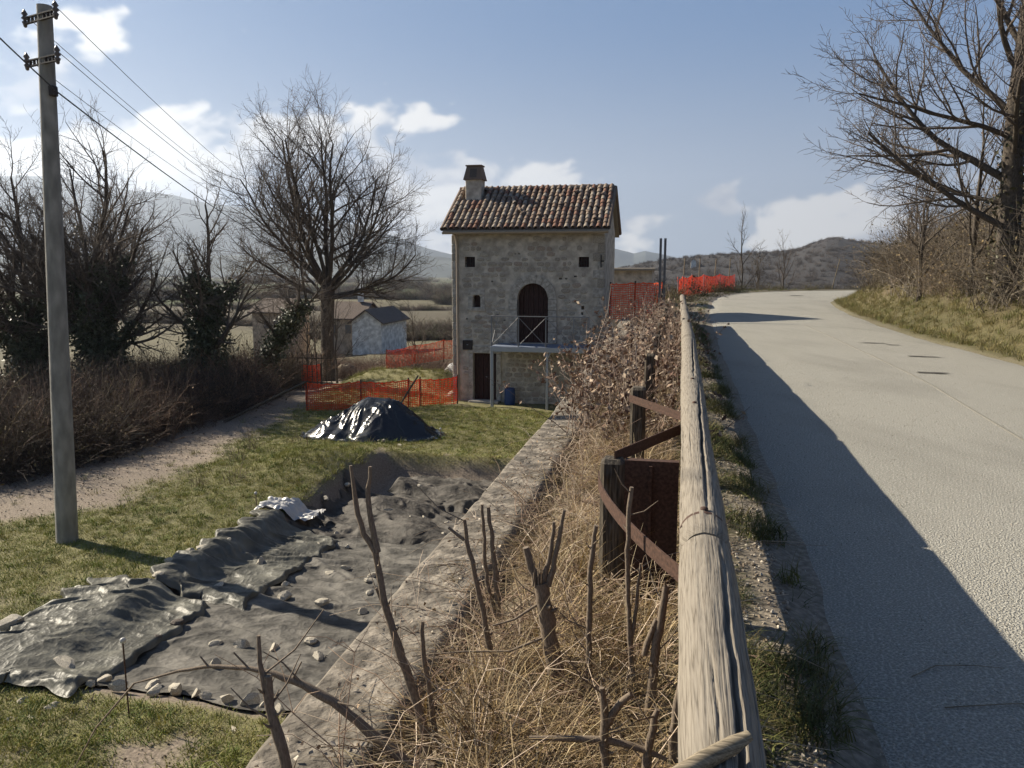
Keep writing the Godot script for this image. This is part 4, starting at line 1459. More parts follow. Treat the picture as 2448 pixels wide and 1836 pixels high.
func build_stones() -> void:
	var r := RandomNumberGenerator.new()
	r.seed = 5
	var shapes := []
	for k in 8:
		shapes.append(boulder(r, r.randf_range(0.5, 0.85)))
	for key in STONES:
		var row: Array = STONES[key].duplicate()
		row.sort_custom(func(p, q): return (p[0] / -p[1] < q[0] / -q[1]) if key in ["near", "far", "shade", "grass"] else p[1] > q[1])
		for q in row:
			var m: Material = M.field_stone
			var label: String = q[3] if q.size() > 3 else STONE_LABELS[key] % ORDINAL[row.find(q)]
			if label.begins_with("dark") or label.begins_with("black"):
				m = M.dark_stone
			var o := part("field_stone", shapes[r.randi() % 8], m)
			var y := left_land(q[0], q[1])
			if key == "far": y += rumpled(q[0], q[1]) * 1.2 + 0.06
			elif key == "grass": y -= 0.02
			else: y += 0.045
			if q[0] < -6.6 and key in ["open", "fold", "shade"]: y += 0.03
			o.position = Vector3(q[0], y, q[1])
			o.rotation = Vector3(r.randf_range(-0.15, 0.15), r.randf() * TAU, r.randf_range(-0.15, 0.15))
			o.scale = Vector3.ONE * q[2] * 1.3 * Vector3(1, 0.5 if key == "grass" else 1.0, 1)
			tag(o, label, "stone", "stones lying on and round the sheets")

func build_heap() -> void:
	var p := PackedVector3Array()
	var rings := 60
	var sides := 150
	var c := Vector3(-8.62, -3.05, -21.6)
	for k in rings + 1:
		var t := k / float(rings)
		for s in sides + 1:
			var a := TAU * s / sides
			var rx := 2.15
			var rz := 1.35
			var edge := 1.0 + 0.14 * fine_noise.get_noise_2d(cos(a) * 90, sin(a) * 90) + 0.05 * fine_noise.get_noise_2d(cos(a) * 400, sin(a) * 400)
			var x := cos(a) * rx * t * edge
			var z := sin(a) * rz * t * edge
			# a stiff sheet stretched over a hump, falling in ridges that run down to its hem
			var h := 0.0
			for q in [[-0.15, -0.1, 1.0, 0.55, 0.0, 0.98, 0.95], [0.55, 0.0, 0.98, 1.95, 0.25, 0.06, 0.75], [-0.15, -0.1, 1.0, -1.1, 0.25, 0.45, 0.8], [-1.1, 0.25, 0.45, -2.0, 0.35, 0.05, 0.6], [0.0, 0.0, 0.98, 0.25, 1.2, 0.05, 0.9], [-0.4, 0.0, 0.75, -0.75, 1.15, 0.08, 0.85], [0.6, 0.0, 0.9, 1.05, 1.05, 0.08, 0.85], [0.55, 0.0, 0.9, 1.5, -0.6, 0.05, 0.8]]:
				var a0 := Vector2(q[0], q[1])
				var a1 := Vector2(q[3], q[4])
				var tt := clampf((Vector2(x, z) - a0).dot(a1 - a0) / (a1 - a0).length_squared(), 0, 1)
				var hh: float = lerpf(q[2], q[5], tt) - q[6] * 0.85 * pow(Vector2(x, z).distance_to(a0.lerp(a1, tt)), 1.4)
				h = maxf(h, hh) if absf(h - hh) > 0.1 else maxf(h, hh) + 0.25 * pow(0.1 - absf(h - hh), 2) / 0.1
			h = maxf(h, 0.10 * (1.0 - t))
			var wander := a + 0.5 * soft_noise.get_noise_2d(x * 60, z * 60)
			var pl := 1.0 - absf(soft_noise.get_noise_2d(cos(wander) * 210 + 40, sin(wander) * 210)) * 2.0
			var pl2 := 1.0 - absf(soft_noise.get_noise_2d(x * 170 + z * 60 + 90, z * 110)) * 2.0
			h += (0.09 * pow(clampf(pl, 0, 1), 3) + 0.06 * pow(clampf(pl2, 0, 1), 4)) * smoothstep(0.1, 0.5, t) * (1.1 - 0.5 * t)
			h *= 1.0 - smoothstep(0.88, 1.0, t) * 0.9
			p.append(c + Vector3(x, h + left_land(c.x + x, c.z + z) + 3.07, z))
	var b := Buf.new()
	b.grid(p, sides + 1)
	tag(part("covered_heap", b, M.black_plastic), "heap wrapped in shiny black plastic on the grass before the house", "heap")
	var r := RandomNumberGenerator.new()
	r.seed = 9
	for k in 16:
		var a := lerpf(PI - 0.1, 0.1, (k + r.randf()) / 16.0)
		var q := Vector3(c.x + cos(a) * 2.1, 0, c.z + sin(a) * 1.32)
		var o := part("edge_stone", boulder(r), M.field_stone)
		o.position = Vector3(q.x, left_land(q.x, q.z) + 0.03, q.z)
		o.scale = Vector3.ONE * r.randf_range(0.08, 0.17)
		tag(o, "%s stone from the left along the front hem of the black plastic" % ORDINAL[k], "stone", "stones round the black heap")
	# survey pegs with pale caps
	for q in [[-5.62, -6.98, 0.92, "rusty marker rod with white cap before the near edge of the sheet"], [-9.19, -18.59, 0.42, "thin peg with pale cap on the grass mound"], [-8.02, -13.95, 0.42, "thin peg standing at the white plastic scrap"], [-6.35, -20.9, 0.40, "thin peg with pale cap on the grass right of the black heap"]]:
		var t := thing("survey_peg", q[3], "peg", Vector3(q[0], left_land(q[0], q[1]) - 0.05, q[1]), 0.0, "survey pegs")
		var rod := Buf.new()
		rod.tube(PackedVector3Array([Vector3.ZERO, Vector3(-0.01, q[2], 0)]), fill(2, 0.009), 6)
		part("rod", rod, M.rust, t)
		var cap := Buf.new()
		cap.lathe(Vector3(-0.01, q[2], 0), [Vector2(0.012, -0.02), Vector2(0.03, -0.01), Vector2(0.03, 0.02), Vector2(0.015, 0.035), Vector2(0.001, 0.037)], 10)
		part("cap", cap, M.white_plastic, t)

# ------------------------------------------------------------------ pole and wires
func build_pole() -> void:
	var base := Vector3(-10.43, left_land(-10.43, -11.73) - 0.1, -11.73)
	var lean := Vector3(0.40, 8.98, 0.0)
	var o := thing("utility_pole", "tall tapered concrete power pole with two crossarms in the grass", "pole", base)
	var p := Buf.new()
	p.tube(PackedVector3Array([Vector3.ZERO, lean * 0.33, lean * 0.66, lean]), PackedFloat32Array([0.178, 0.158, 0.135, 0.112]), 28, true)
	part("shaft", p, M.pole_concrete, o)
	var dir := Vector3(0.93, -0.02, 0.36).normalized()
	var ends := []
	for h in [8.78, 8.12]:
		var c: Vector3 = lean * (h / lean.y) + Vector3(0, 0, 0.10)
		var arm := Buf.new()
		var bs := Basis(dir, Vector3.UP, dir.cross(Vector3.UP))
		for s in [-1, 1]:
			arm.box(c + Vector3(0, 0.045 * s, 0), Vector3(0.98, 0.018, 0.05), bs)
		for k in 9:
			arm.box(c + dir * (-0.46 + 0.115 * k), Vector3(0.022, 0.08, 0.04), bs)
		var am := part("crossarm", arm, M.dark_iron, o)
		for s in [-1.0, 1.0]:
			var e: Vector3 = c + dir * 0.46 * s
			ends.append(base + e + Vector3(0, 0.1, 0))
			var ins := Buf.new()
			ins.lathe(e, [Vector2(0.015, -0.10), Vector2(0.03, -0.08), Vector2(0.03, -0.05), Vector2(0.05, -0.02), Vector2(0.02, 0.01), Vector2(0.055, 0.04), Vector2(0.025, 0.08), Vector2(0.05, 0.11), Vector2(0.02, 0.16), Vector2(0.001, 0.19)], 12)
			part("insulator", ins, M.porcelain, am)
	var bx := Buf.new()
	bx.box(lean * (7.66 / lean.y) + Vector3(0.15, 0, 0.06), Vector3(0.10, 0.16, 0.12), Basis(), 0.015)
	part("clamp", bx, M.dark_iron, o)
	# wires run on towards the valley on one side and back over the road on the other
	var far := Vector3(-27, 5.2, -58)
	var names := ["upper left bare wire from the pole sagging to the valley", "upper right bare wire from the pole sagging to the valley", "lower left bare wire from the pole sagging to the valley", "lower right bare wire from the pole sagging to the valley"]
	for k in 4:
		wire(ends[k], far + Vector3(0.8 * (k % 2), -0.6 * (k / 2), 0), 1.1, 0.006, names[k])
	var at := base + lean * (7.66 / lean.y) + Vector3(0.2, 0, 0.06)
	wire(at, far + Vector3(0.4, -2.2, 0), 1.0, 0.013, "thick bundled cable from the pole clamp down towards the valley")
	wire(at, Vector3(-6.5, 12.5, 6.0), 0.5, 0.012, "cable rising from the pole clamp out of the top of the picture")

func wire(a: Vector3, b: Vector3, sag: float, r: float, label: String) -> void:
	var p := PackedVector3Array()
	for k in 33:
		var t := k / 32.0
		p.append(a.lerp(b, t) - Vector3(0, sag * 4 * t * (1 - t), 0))
	var q := Buf.new()
	q.tube(p, fill(33, r), 5)
	tag(part("power_line", q, M.wire), label, "wire", "wires of the power pole")

# ------------------------------------------------------------------ trees and growth
# one limb: a wandering tapered path; its children leave it at an angle. cfg holds one value per level.
func grow(trunk: Buf, crown: Buf, tips: Array, at: Vector3, dir: Vector3, length: float, radius: float, level: int, cfg: Dictionary, r: RandomNumberGenerator) -> void:
	var segs: int = cfg.segs[level]
	var step := length / segs
	var pts := PackedVector3Array([at])
	var rad := PackedFloat32Array([radius])
	var dirs := [dir]
	var p := at
	var d := dir
	var last: float = radius * cfg.taper[level]
	for k in segs:
		d = (d + Vector3(r.randf_range(-1, 1), r.randf_range(-1, 1), r.randf_range(-1, 1)) * cfg.wob[level] + Vector3.UP * cfg.rise[level]).normalized()
		p += d * step
		pts.append(p)
		rad.append(lerpf(radius, last, (k + 1.0) / segs))
		dirs.append(d)
	(trunk if level <= cfg.body else crown).tube(pts, rad, cfg.sides[level])
	if level + 1 >= cfg.segs.size():
		return
	var kids: int = cfg.kids[level]
	for k in kids:
		var t: float = lerpf(cfg.from[level], 1.0, (k + r.randf_range(0.1, 0.9)) / kids)
		if k == kids - 1:
			t = 1.0
		var f := t * segs
		var i := mini(int(f), segs - 1)
		var q := pts[i].lerp(pts[i + 1], f - i)
		var dd: Vector3 = dirs[mini(i + 1, segs)]
		var side := dd.cross(Vector3(r.randf_range(-1, 1), r.randf_range(-1, 1), r.randf_range(-1, 1))).normalized()
		var ang: float = cfg.ang[level] * r.randf_range(0.65, 1.3) * (0.35 if k == kids - 1 and level > 0 else 1.0)
		var nd := (dd * cos(ang) + side * sin(ang)).normalized()
		var nl: float = length * cfg.ratio[level] * r.randf_range(0.7, 1.2) * (1.15 - 0.45 * t)
		var nr: float = maxf(lerpf(radius, last, t) * cfg.thin[level] * r.randf_range(0.8, 1.1), cfg.least)
		if cfg.has("tips") and level + 1 == cfg.tips:
			tips.append(q)
		grow(trunk, crown, tips, q, nd, nl, nr, level + 1, cfg, r)

func spread_tree(cfg: Dictionary, limbs: Array, seed_: int, tips: Array) -> Array:
	# limbs: [start height, direction, length, radius] leaving a trunk given by cfg.stem (points) and cfg.stem_r
	var r := RandomNumberGenerator.new()
	r.seed = seed_
	var trunk := Buf.new()
	var crown := Buf.new()
	trunk.tube(cfg.stem, cfg.stem_r, 14)
	for q in limbs:
		grow(trunk, crown, tips, q[0], q[1].normalized(), q[2], q[3], 0, cfg, r)
	return [trunk, crown]

const LIMB := {"segs": [9, 6, 5, 4], "wob": [0.13, 0.17, 0.22, 0.26], "rise": [0.06, 0.06, 0.05, 0.03], "taper": [0.30, 0.30, 0.4, 0.5], "kids": [11, 8, 6], "from": [0.18, 0.15, 0.12], "ang": [0.75, 0.8, 0.85], "ratio": [0.50, 0.46, 0.46], "thin": [0.62, 0.6, 0.6], "sides": [7, 5, 3, 3], "least": 0.0065, "body": 0}

func build_oak() -> void:
	var base := Vector3(-17.48, land(-17.48, -38) - 0.15, -38)
	var cfg := LIMB.duplicate()
	cfg.stem = PackedVector3Array([Vector3(0, 0, 0), Vector3(0.02, 0.7, 0), Vector3(0.0, 2.0, 0), Vector3(0.05, 3.6, 0), Vector3(0.12, 5.0, 0)])
	cfg.stem_r = PackedFloat32Array([0.46, 0.36, 0.33, 0.33, 0.36])
	cfg.rise = [0.045, 0.07, 0.06, 0.03]
	cfg.kids = [14, 9, 7]
	var limbs := []
	for q in [[3.7, 0.98, 0.22, 0.1, 5.0, 0.15], [3.5, -0.98, 0.30, 0.2, 5.0, 0.14], [4.1, 0.9, 0.62, -0.2, 5.6, 0.17], [4.1, -0.9, 0.75, -0.25, 5.8, 0.17], [4.3, 0.5, 1.0, 0.25, 6.6, 0.20], [4.3, -0.5, 1.05, 0.2, 6.8, 0.21], [4.3, 0.05, 1.2, -0.3, 6.9, 0.20], [4.2, 0.75, 0.95, 0.5, 6.0, 0.15], [4.1, -0.2, 0.9, 0.7, 6.0, 0.14], [4.0, 0.2, 0.8, -0.8, 5.8, 0.14], [3.7, -0.95, 0.55, -0.5, 5.4, 0.12], [3.6, 0.95, 0.12, 0.4, 4.4, 0.10], [3.9, 0.95, 0.42, 0.55, 5.2, 0.12], [4.2, -0.7, 0.9, 0.5, 6.2, 0.15], [4.3, -0.15, 1.1, 0.3, 6.8, 0.17], [3.6, -0.9, 0.2, -0.3, 4.4, 0.09]]:
		limbs.append([Vector3(0.1 + 0.12 * q[1], q[0] + 0.75, 0.1 * q[3]), Vector3(q[1], q[2], q[3]), q[4] * 1.06, q[5] * 0.68])
	var b := spread_tree(cfg, limbs, 11, [])
	var o := thing("oak_tree", "big bare oak with a wide rounded crown left of the stone house", "tree", base)
	part("trunk", b[0], M.bark, o)
	part("crown", b[1], M.twig, o)

# leaves along points: little folded faces
func leaf_faces(b: Buf, at: Vector3, size: float, r: RandomNumberGenerator, curl := 0.35) -> void:
	var x := Vector3(r.randf_range(-1, 1), r.randf_range(-1, 1), r.randf_range(-1, 1)).normalized()
	var y := x.cross(Vector3(r.randf_range(-1, 1), r.randf_range(-1, 1), r.randf_range(-1, 1))).normalized()
	var z := x.cross(y)
	var l := size * r.randf_range(0.7, 1.25)
	var a := at - x * l * 0.5
	var c := at + x * l * 0.5 + z * l * curl * 0.5
	var m0 := at + y * l * 0.32 + z * l * curl * 0.4
	var m1 := at - y * l * 0.32 + z * l * curl * 0.4
	b.tri(a, m0, c)
	b.tri(a, c, m1)

func ivy_on(b: Buf, path: Array, count: int, r: RandomNumberGenerator, dark := Color(0.06, 0.066, 0.038)) -> void:
	# path: [point, reach]
	for k in count:
		var i := r.randi() % (path.size() - 1)
		var t := r.randf()
		var p: Vector3 = path[i][0].lerp(path[i + 1][0], t)
		var reach: float = lerpf(path[i][1], path[i + 1][1], t)
		var dir := Vector3(r.randfn(), r.randfn() * 0.7, r.randfn()).normalized()
		var u := pow(r.randf(), 0.5)
		b.col = dark * r.randf_range(0.6, 1.9)
		leaf_faces(b, p + dir * reach * u * (1.0 + 0.9 * fine_noise.get_noise_3d(dir.x * 130, p.y * 60 + dir.y * 90, dir.z * 130)), 0.14, r)
	b.col = Color(1, 1, 1)

func bare_tree(called: String, label: String, at: Vector3, height: float, radius: float, seed_: int, kind: Dictionary, ivy := 0, leaves := 0, group := "", leaf_color := Color(0.10, 0.06, 0.035)) -> Node3D:
	var r := RandomNumberGenerator.new()
	r.seed = seed_
	var cfg := LIMB.duplicate()
	cfg.merge(kind, true)
	var lean: Vector3 = kind.get("lean", Vector3.ZERO)
	var stem := PackedVector3Array()
	var sr := PackedFloat32Array()
	var m := 7
	var bole: float = height * kind.get("bole", 0.55)
	for k in m + 1:
		var t := k / float(m)
		stem.append(Vector3(r.randf_range(-1, 1) * 0.03 * height * t * 0.5, bole * t, r.randf_range(-1, 1) * 0.03 * height * t * 0.5) + lean * t * t)
		sr.append(radius * lerpf(1.25 if k == 0 else 1.0, 0.42, t))
	cfg.stem = stem
	cfg.stem_r = sr
	var limbs := []
	var count: int = kind.get("limbs", 8)
	for k in count:
		var t := lerpf(kind.get("low", 0.35), 1.0, (k + 0.5) / count)
		var i := mini(int(t * m), m - 1)
		var p := stem[i].lerp(stem[i + 1], t * m - i)
		var a: float = k * 2.4 + r.randf_range(-0.5, 0.5)
		var up: float = kind.get("up", 0.8) * r.randf_range(0.7, 1.3)
		limbs.append([p, Vector3(cos(a), up, sin(a)) + lean.normalized() * 0.2, height * kind.get("reach", 0.45) * (1.15 - 0.4 * t) * r.randf_range(0.8, 1.15), radius * lerpf(0.5, 0.36, t)])
	limbs.append([stem[m], Vector3(r.randf_range(-0.2, 0.2), 1, r.randf_range(-0.2, 0.2)), height * (1.0 - kind.get("bole", 0.55)), radius * 0.42])
	var tips := []
	cfg.tips = 2
	var b := spread_tree(cfg, limbs, seed_ + 1, tips)
	var o := thing(called, label, "tree", at, 0.0, group)
	part("trunk", b[0], M.bark, o)
	part("crown", b[1], M.twig, o)
	if ivy > 0:
		var iv := Buf.new()
		var path := []
		for k in m + 1:
			path.append([stem[k], kind.get("ivy_r", 0.7) * (1.0 - 0.5 * k / m)])
		ivy_on(iv, path, ivy, r)
		for q in limbs:
			if r.randf() < 0.6:
				ivy_on(iv, [[q[0], kind.get("ivy_r", 0.7) * 0.6], [q[0] + q[1].normalized() * q[2] * 0.55, 0.3]], ivy / 9, r)
		part("ivy", iv, M.ivy, o)
	if leaves > 0:
		var lf := Buf.new()
		for k in leaves:
			lf.col = leaf_color * r.randf_range(0.7, 1.4)
			var q: Vector3 = tips[r.randi() % tips.size()]
			leaf_faces(lf, q + Vector3(r.randfn(), r.randfn(), r.randfn()) * 0.12, 0.10, r)
		part("withered_leaves", lf, M.leaf, o)
	return o

func build_trees() -> void:
	var round_kind := {"kids": [11, 8, 6], "limbs": 11, "low": 0.40, "up": 1.25, "reach": 0.52, "bole": 0.45, "ivy_r": 1.2}
	var g := func(x: float, z: float) -> Vector3: return Vector3(x, land(x, z) - 0.15, z)
	# ivy-grown trees on the left beyond the path
	bare_tree("ivy_tree", "tall bare tree thick with ivy behind the concrete pole", g.call(-21.5, -26.5), 10.0, 0.30, 21, round_kind, 9000, 0, "ivy-grown trees left of the path")
	bare_tree("ivy_tree", "ivy-covered trunk at the left edge beside the pale field", g.call(-24.3, -26.2), 9.0, 0.30, 22, round_kind, 8000, 0, "ivy-grown trees left of the path")
	bare_tree("ivy_tree", "bare tree with a lower ivy-clad fork nearest the big oak", g.call(-17.8, -27.5), 7.6, 0.24, 23, {"kids": [9, 7, 5], "limbs": 7, "low": 0.4, "up": 0.9, "reach": 0.46, "bole": 0.55, "ivy_r": 1.2, "lean": Vector3(0.6, 0, 0.2)}, 8000, 0, "ivy-grown trees left of the path")
	bare_tree("ivy_tree", "leaning tree with a pale bare top slanting right out of the ivy", g.call(-16.8, -30.0), 5.6, 0.18, 24, {"kids": [6, 5, 4], "limbs": 6, "low": 0.5, "up": 0.7, "reach": 0.36, "bole": 0.7, "ivy_r": 0.8, "lean": Vector3(2.2, 0, 0)}, 4200, 0, "ivy-grown trees left of the path")
	bare_tree("ivy_tree", "bare tree with fine upright twigs between the two ivy trunks", g.call(-26.5, -33.0), 10.5, 0.28, 25, round_kind, 4000, 0, "ivy-grown trees left of the path")
	# slim saplings between the path and the oak
	var slim := {"segs": [6, 5, 4], "wob": [0.14, 0.18, 0.24], "rise": [0.10, 0.08, 0.05], "taper": [0.3, 0.35, 0.5], "kids": [6, 5], "from": [0.2, 0.15], "ang": [0.6, 0.7], "ratio": [0.5, 0.5], "thin": [0.6, 0.6], "sides": [5, 4, 3], "limbs": 7, "low": 0.25, "up": 1.3, "reach": 0.38, "bole": 0.6}
	var spots := [[-16.4, -33.5, 4.6, "slim bare sapling just left of the orange net gate"], [-18.3, -34.0, 4.2, "slim bare sapling behind the leaning ivy tree"], [-15.9, -35.5, 5.2, "bare sapling rising before the far cream house"], [-17.2, -36.0, 4.8, "bare sapling close left of the oak trunk"], [-14.2, -42.0, 4.2, "bare sapling right of the oak before the white gable"], [-12.3, -44.0, 4.0, "bare sapling behind the upper orange net"], [-9.4, -36.5, 4.8, "thin bare tree against the left corner of the stone house"], [-20.5, -40.0, 5.0, "bare sapling in the thicket left of the oak"]]
	for k in spots.size():
		bare_tree("sapling", spots[k][3], g.call(spots[k][0], spots[k][1]), spots[k][2], 0.055, 60 + k, slim, 0, 0, "bare saplings round the oak")
	# right bank: the great tree and its neighbours
	var cfg := LIMB.duplicate()
	cfg.rise = [0.05, 0.06, 0.05, 0.02]
	cfg.kids = [12, 8, 6]
	var at: Vector3 = g.call(7.75, -22.0)
	cfg.stem = PackedVector3Array([Vector3(0.1, 0, 0), Vector3(0.05, 1.2, 0), Vector3(0.0, 3.0, 0), Vector3(-0.05, 5.0, 0), Vector3(0.05, 7.2, 0), Vector3(0.15, 9.5, 0)])
	cfg.stem_r = PackedFloat32Array([0.34, 0.26, 0.24, 0.20, 0.16, 0.11])
	var limbs := []
	for q in [[2.0, -1.0, 0.38, 0.15, 4.6, 0.11], [3.1, -0.9, 0.55, -0.2, 5.0, 0.13], [3.0, 0.9, 0.5, 0.3, 4.5, 0.11], [4.1, -0.95, 0.30, 0.3, 4.4, 0.09], [4.6, -0.8, 0.75, -0.3, 4.6, 0.11], [5.2, 0.8, 0.8, -0.2, 4.4, 0.10], [5.6, -0.75, 0.75, 0.4, 4.4, 0.10], [6.2, -0.5, 1.0, -0.4, 4.6, 0.10], [6.8, 0.5, 1.0, 0.3, 4.4, 0.09], [7.4, -0.5, 1.0, 0.2, 4.4, 0.09], [8.2, 0.2, 1.1, -0.4, 4.0, 0.08], [9.4, -0.1, 1.0, 0.1, 4.0, 0.10], [3.6, -0.3, 0.8, 0.9, 4.2, 0.10], [2.6, -0.8, 0.25, -0.7, 3.6, 0.08]]:
		limbs.append([Vector3(0, q[0], 0), Vector3(q[1], q[2], q[3]), q[4] * 0.92, q[5] * 0.75])
	var b := spread_tree(cfg, limbs, 31, [])
	var o := thing("roadside_tree", "great bare tree with sweeping limbs on the right bank beside the road", "tree", at)
	part("trunk", b[0], M.bark, o)
	part("crown", b[1], M.twig, o)
	var iv := Buf.new()
	var rr := RandomNumberGenerator.new()
	rr.seed = 3
	ivy_on(iv, [[Vector3(0, 0, 0), 0.5], [Vector3(0, 2.5, 0), 0.42], [Vector3(0, 5, 0), 0.25]], 900, rr, Color(0.06, 0.055, 0.03))
	part("creeper", iv, M.ivy, o)
	var bank := [[9.4, -19.0, 9.0, 0.17, "second bare trunk close right of the great roadside tree"], [8.0, -25.0, 6.0, 0.10, "slim bare tree behind the great roadside tree"], [7.6, -28.5, 5.0, 0.08, "slim leaning tree halfway up the right bank"], [8.6, -32.0, 4.6, 0.07, "small bare tree further up the right bank"], [9.6, -37.0, 4.2, 0.07, "small bare tree near the bend on the right bank"], [11.0, -30.0, 6.5, 0.10, "bare tree standing back on the right bank"], [10.5, -42.0, 4.0, 0.06, "last small bare tree above the road bend"], [12.5, -36.0, 5.5, 0.09, "bare tree high on the right bank behind the scrub"], [10.2, -24.0, 7.0, 0.12, "bare tree in the scrub behind the great trunk"]]
	for k in bank.size():
		var q: Array = bank[k]
		bare_tree("bank_tree", q[4], g.call(q[0], q[1]), q[2], q[3], 90 + k, slim, 0, 60 if k % 3 == 1 else 0, "bare trees on the right bank")
	# far side of the bend
	var thin := slim.duplicate()
	thin.up = 1.5
	thin.reach = 0.24
	thin.bole = 0.8
	bare_tree("slender_tree", "tall slender bare tree beyond the bend, taller of the two", g.call(4.75, -67.5), 8.6, 0.09, 130, thin, 0, 0, "pair of trees beyond the bend")
	bare_tree("slender_tree", "low bushy tree with withered leaves at the foot of the slender one", g.call(6.0, -67.8), 5.4, 0.08, 131, slim, 0, 420, "pair of trees beyond the bend", Color(0.05, 0.04, 0.025))
	bare_tree("slender_tree", "spreading bare tree right of the tall slender one beyond the bend", g.call(8.1, -68.5), 6.0, 0.08, 132, slim, 0, 60, "pair of trees beyond the bend")

# ------------------------------------------------------------------ scrub, brambles, bushes, grass
func clump(seed_: int, count: int, width: float, height: float, upright: float, radius: float, tint: Array, leaves := 0, leaf_size := 0.05, leaf_tint := Color(0.2, 0.13, 0.08)) -> ArrayMesh:
	var r := RandomNumberGenerator.new()
	r.seed = seed_
	var b := Buf.new()
	for k in count:
		b.col = tint[r.randi() % tint.size()] * r.randf_range(0.7, 1.3)
		var a := r.randf() * TAU
		var p := Vector3(cos(a), 0, sin(a)) * width * 0.5 * sqrt(r.randf())
		var d := (Vector3(r.randfn(), 0, r.randfn()) * (1.0 - upright) + Vector3.UP * (0.5 + upright)).normalized()
		var l := height * r.randf_range(0.5, 1.15)
		var pts := PackedVector3Array([p])
		var rad := PackedFloat32Array([radius])
		var m := 5
		for j in m:
			d = (d + Vector3(r.randfn(), r.randfn(), r.randfn()) * 0.16 + Vector3(0, -0.11 * (1.0 - upright) * j, 0)).normalized()
			p += d * l / m
			if p.y < 0.02: p.y = 0.02
			pts.append(p)
			rad.append(radius * lerpf(1.0, 0.35, (j + 1.0) / m))
		b.tube(pts, rad, 3)
		for j in 3:
			var i := 1 + r.randi() % (m - 1)
			var s := (d + Vector3(r.randfn(), r.randfn() * 0.6 + 0.3, r.randfn())).normalized() * l * r.randf_range(0.12, 0.3)
			b.tube(PackedVector3Array([pts[i], pts[i] + s * 0.5 + Vector3(0, 0.02, 0), pts[i] + s]), PackedFloat32Array([radius * 0.5, radius * 0.4, radius * 0.25]), 3)
		for j in leaves:
			b.col = leaf_tint * r.randf_range(0.6, 1.5)
			leaf_faces(b, pts[1 + r.randi() % m] + Vector3(r.randfn(), r.randfn(), r.randfn()) * 0.05, leaf_size, r, 0.6)
	return b.mesh()

func grass_tuft(seed_: int, count: int, width: float, height: float, blade: float, arch: float, tints: Array) -> ArrayMesh:
	var r := RandomNumberGenerator.new()
	r.seed = seed_
	var b := Buf.new()
	for k in count:
		b.col = tints[r.randi() % tints.size()] * r.randf_range(0.75, 1.25)
		var a := r.randf() * TAU
		var p := Vector3(cos(a), 0, sin(a)) * width * 0.5 * sqrt(r.randf())
		var out := Vector3(cos(a + r.randfn()), 0, sin(a + r.randfn()))
		var h := height * r.randf_range(0.5, 1.2)
		var side := out.cross(Vector3.UP).normalized() * blade * r.randf_range(0.6, 1.2)
		var m := 4 if arch > 0.5 else 2
		var old := p
		var ow := side
		for j in m:
			var t := (j + 1.0) / m
			var q := p + Vector3.UP * h * (t - arch * 0.55 * t * t) + out * h * arch * t * t
			var nw := side * (1.0 - t * 0.9)
			b.quad(old - ow, old + ow, q + nw, q - nw)
			old = q
			ow = nw
	return b.mesh()

func scatter(count: int, r: RandomNumberGenerator, spot: Callable, tilt := 0.2, lo := 0.7, hi := 1.3) -> Array:
	var out := []
	for k in count:
		var q: Variant = spot.call()
		if q == null:
			continue
		var s := r.randf_range(lo, hi)
		out.append(Transform3D(Basis.from_euler(Vector3(r.randfn() * tilt * 0.5, r.randf() * TAU, r.randfn() * tilt * 0.5)).scaled(Vector3(s, s * r.randf_range(0.75, 1.25), s)), q))
	return out

func tints(count: int, r: RandomNumberGenerator, list: Array, lo := 0.75, hi := 1.3) -> PackedColorArray:
	var c := PackedColorArray()
	for k in count:
		var q: Color = list[r.randi() % list.size()]
		c.append(q * r.randf_range(lo, hi))
	return c

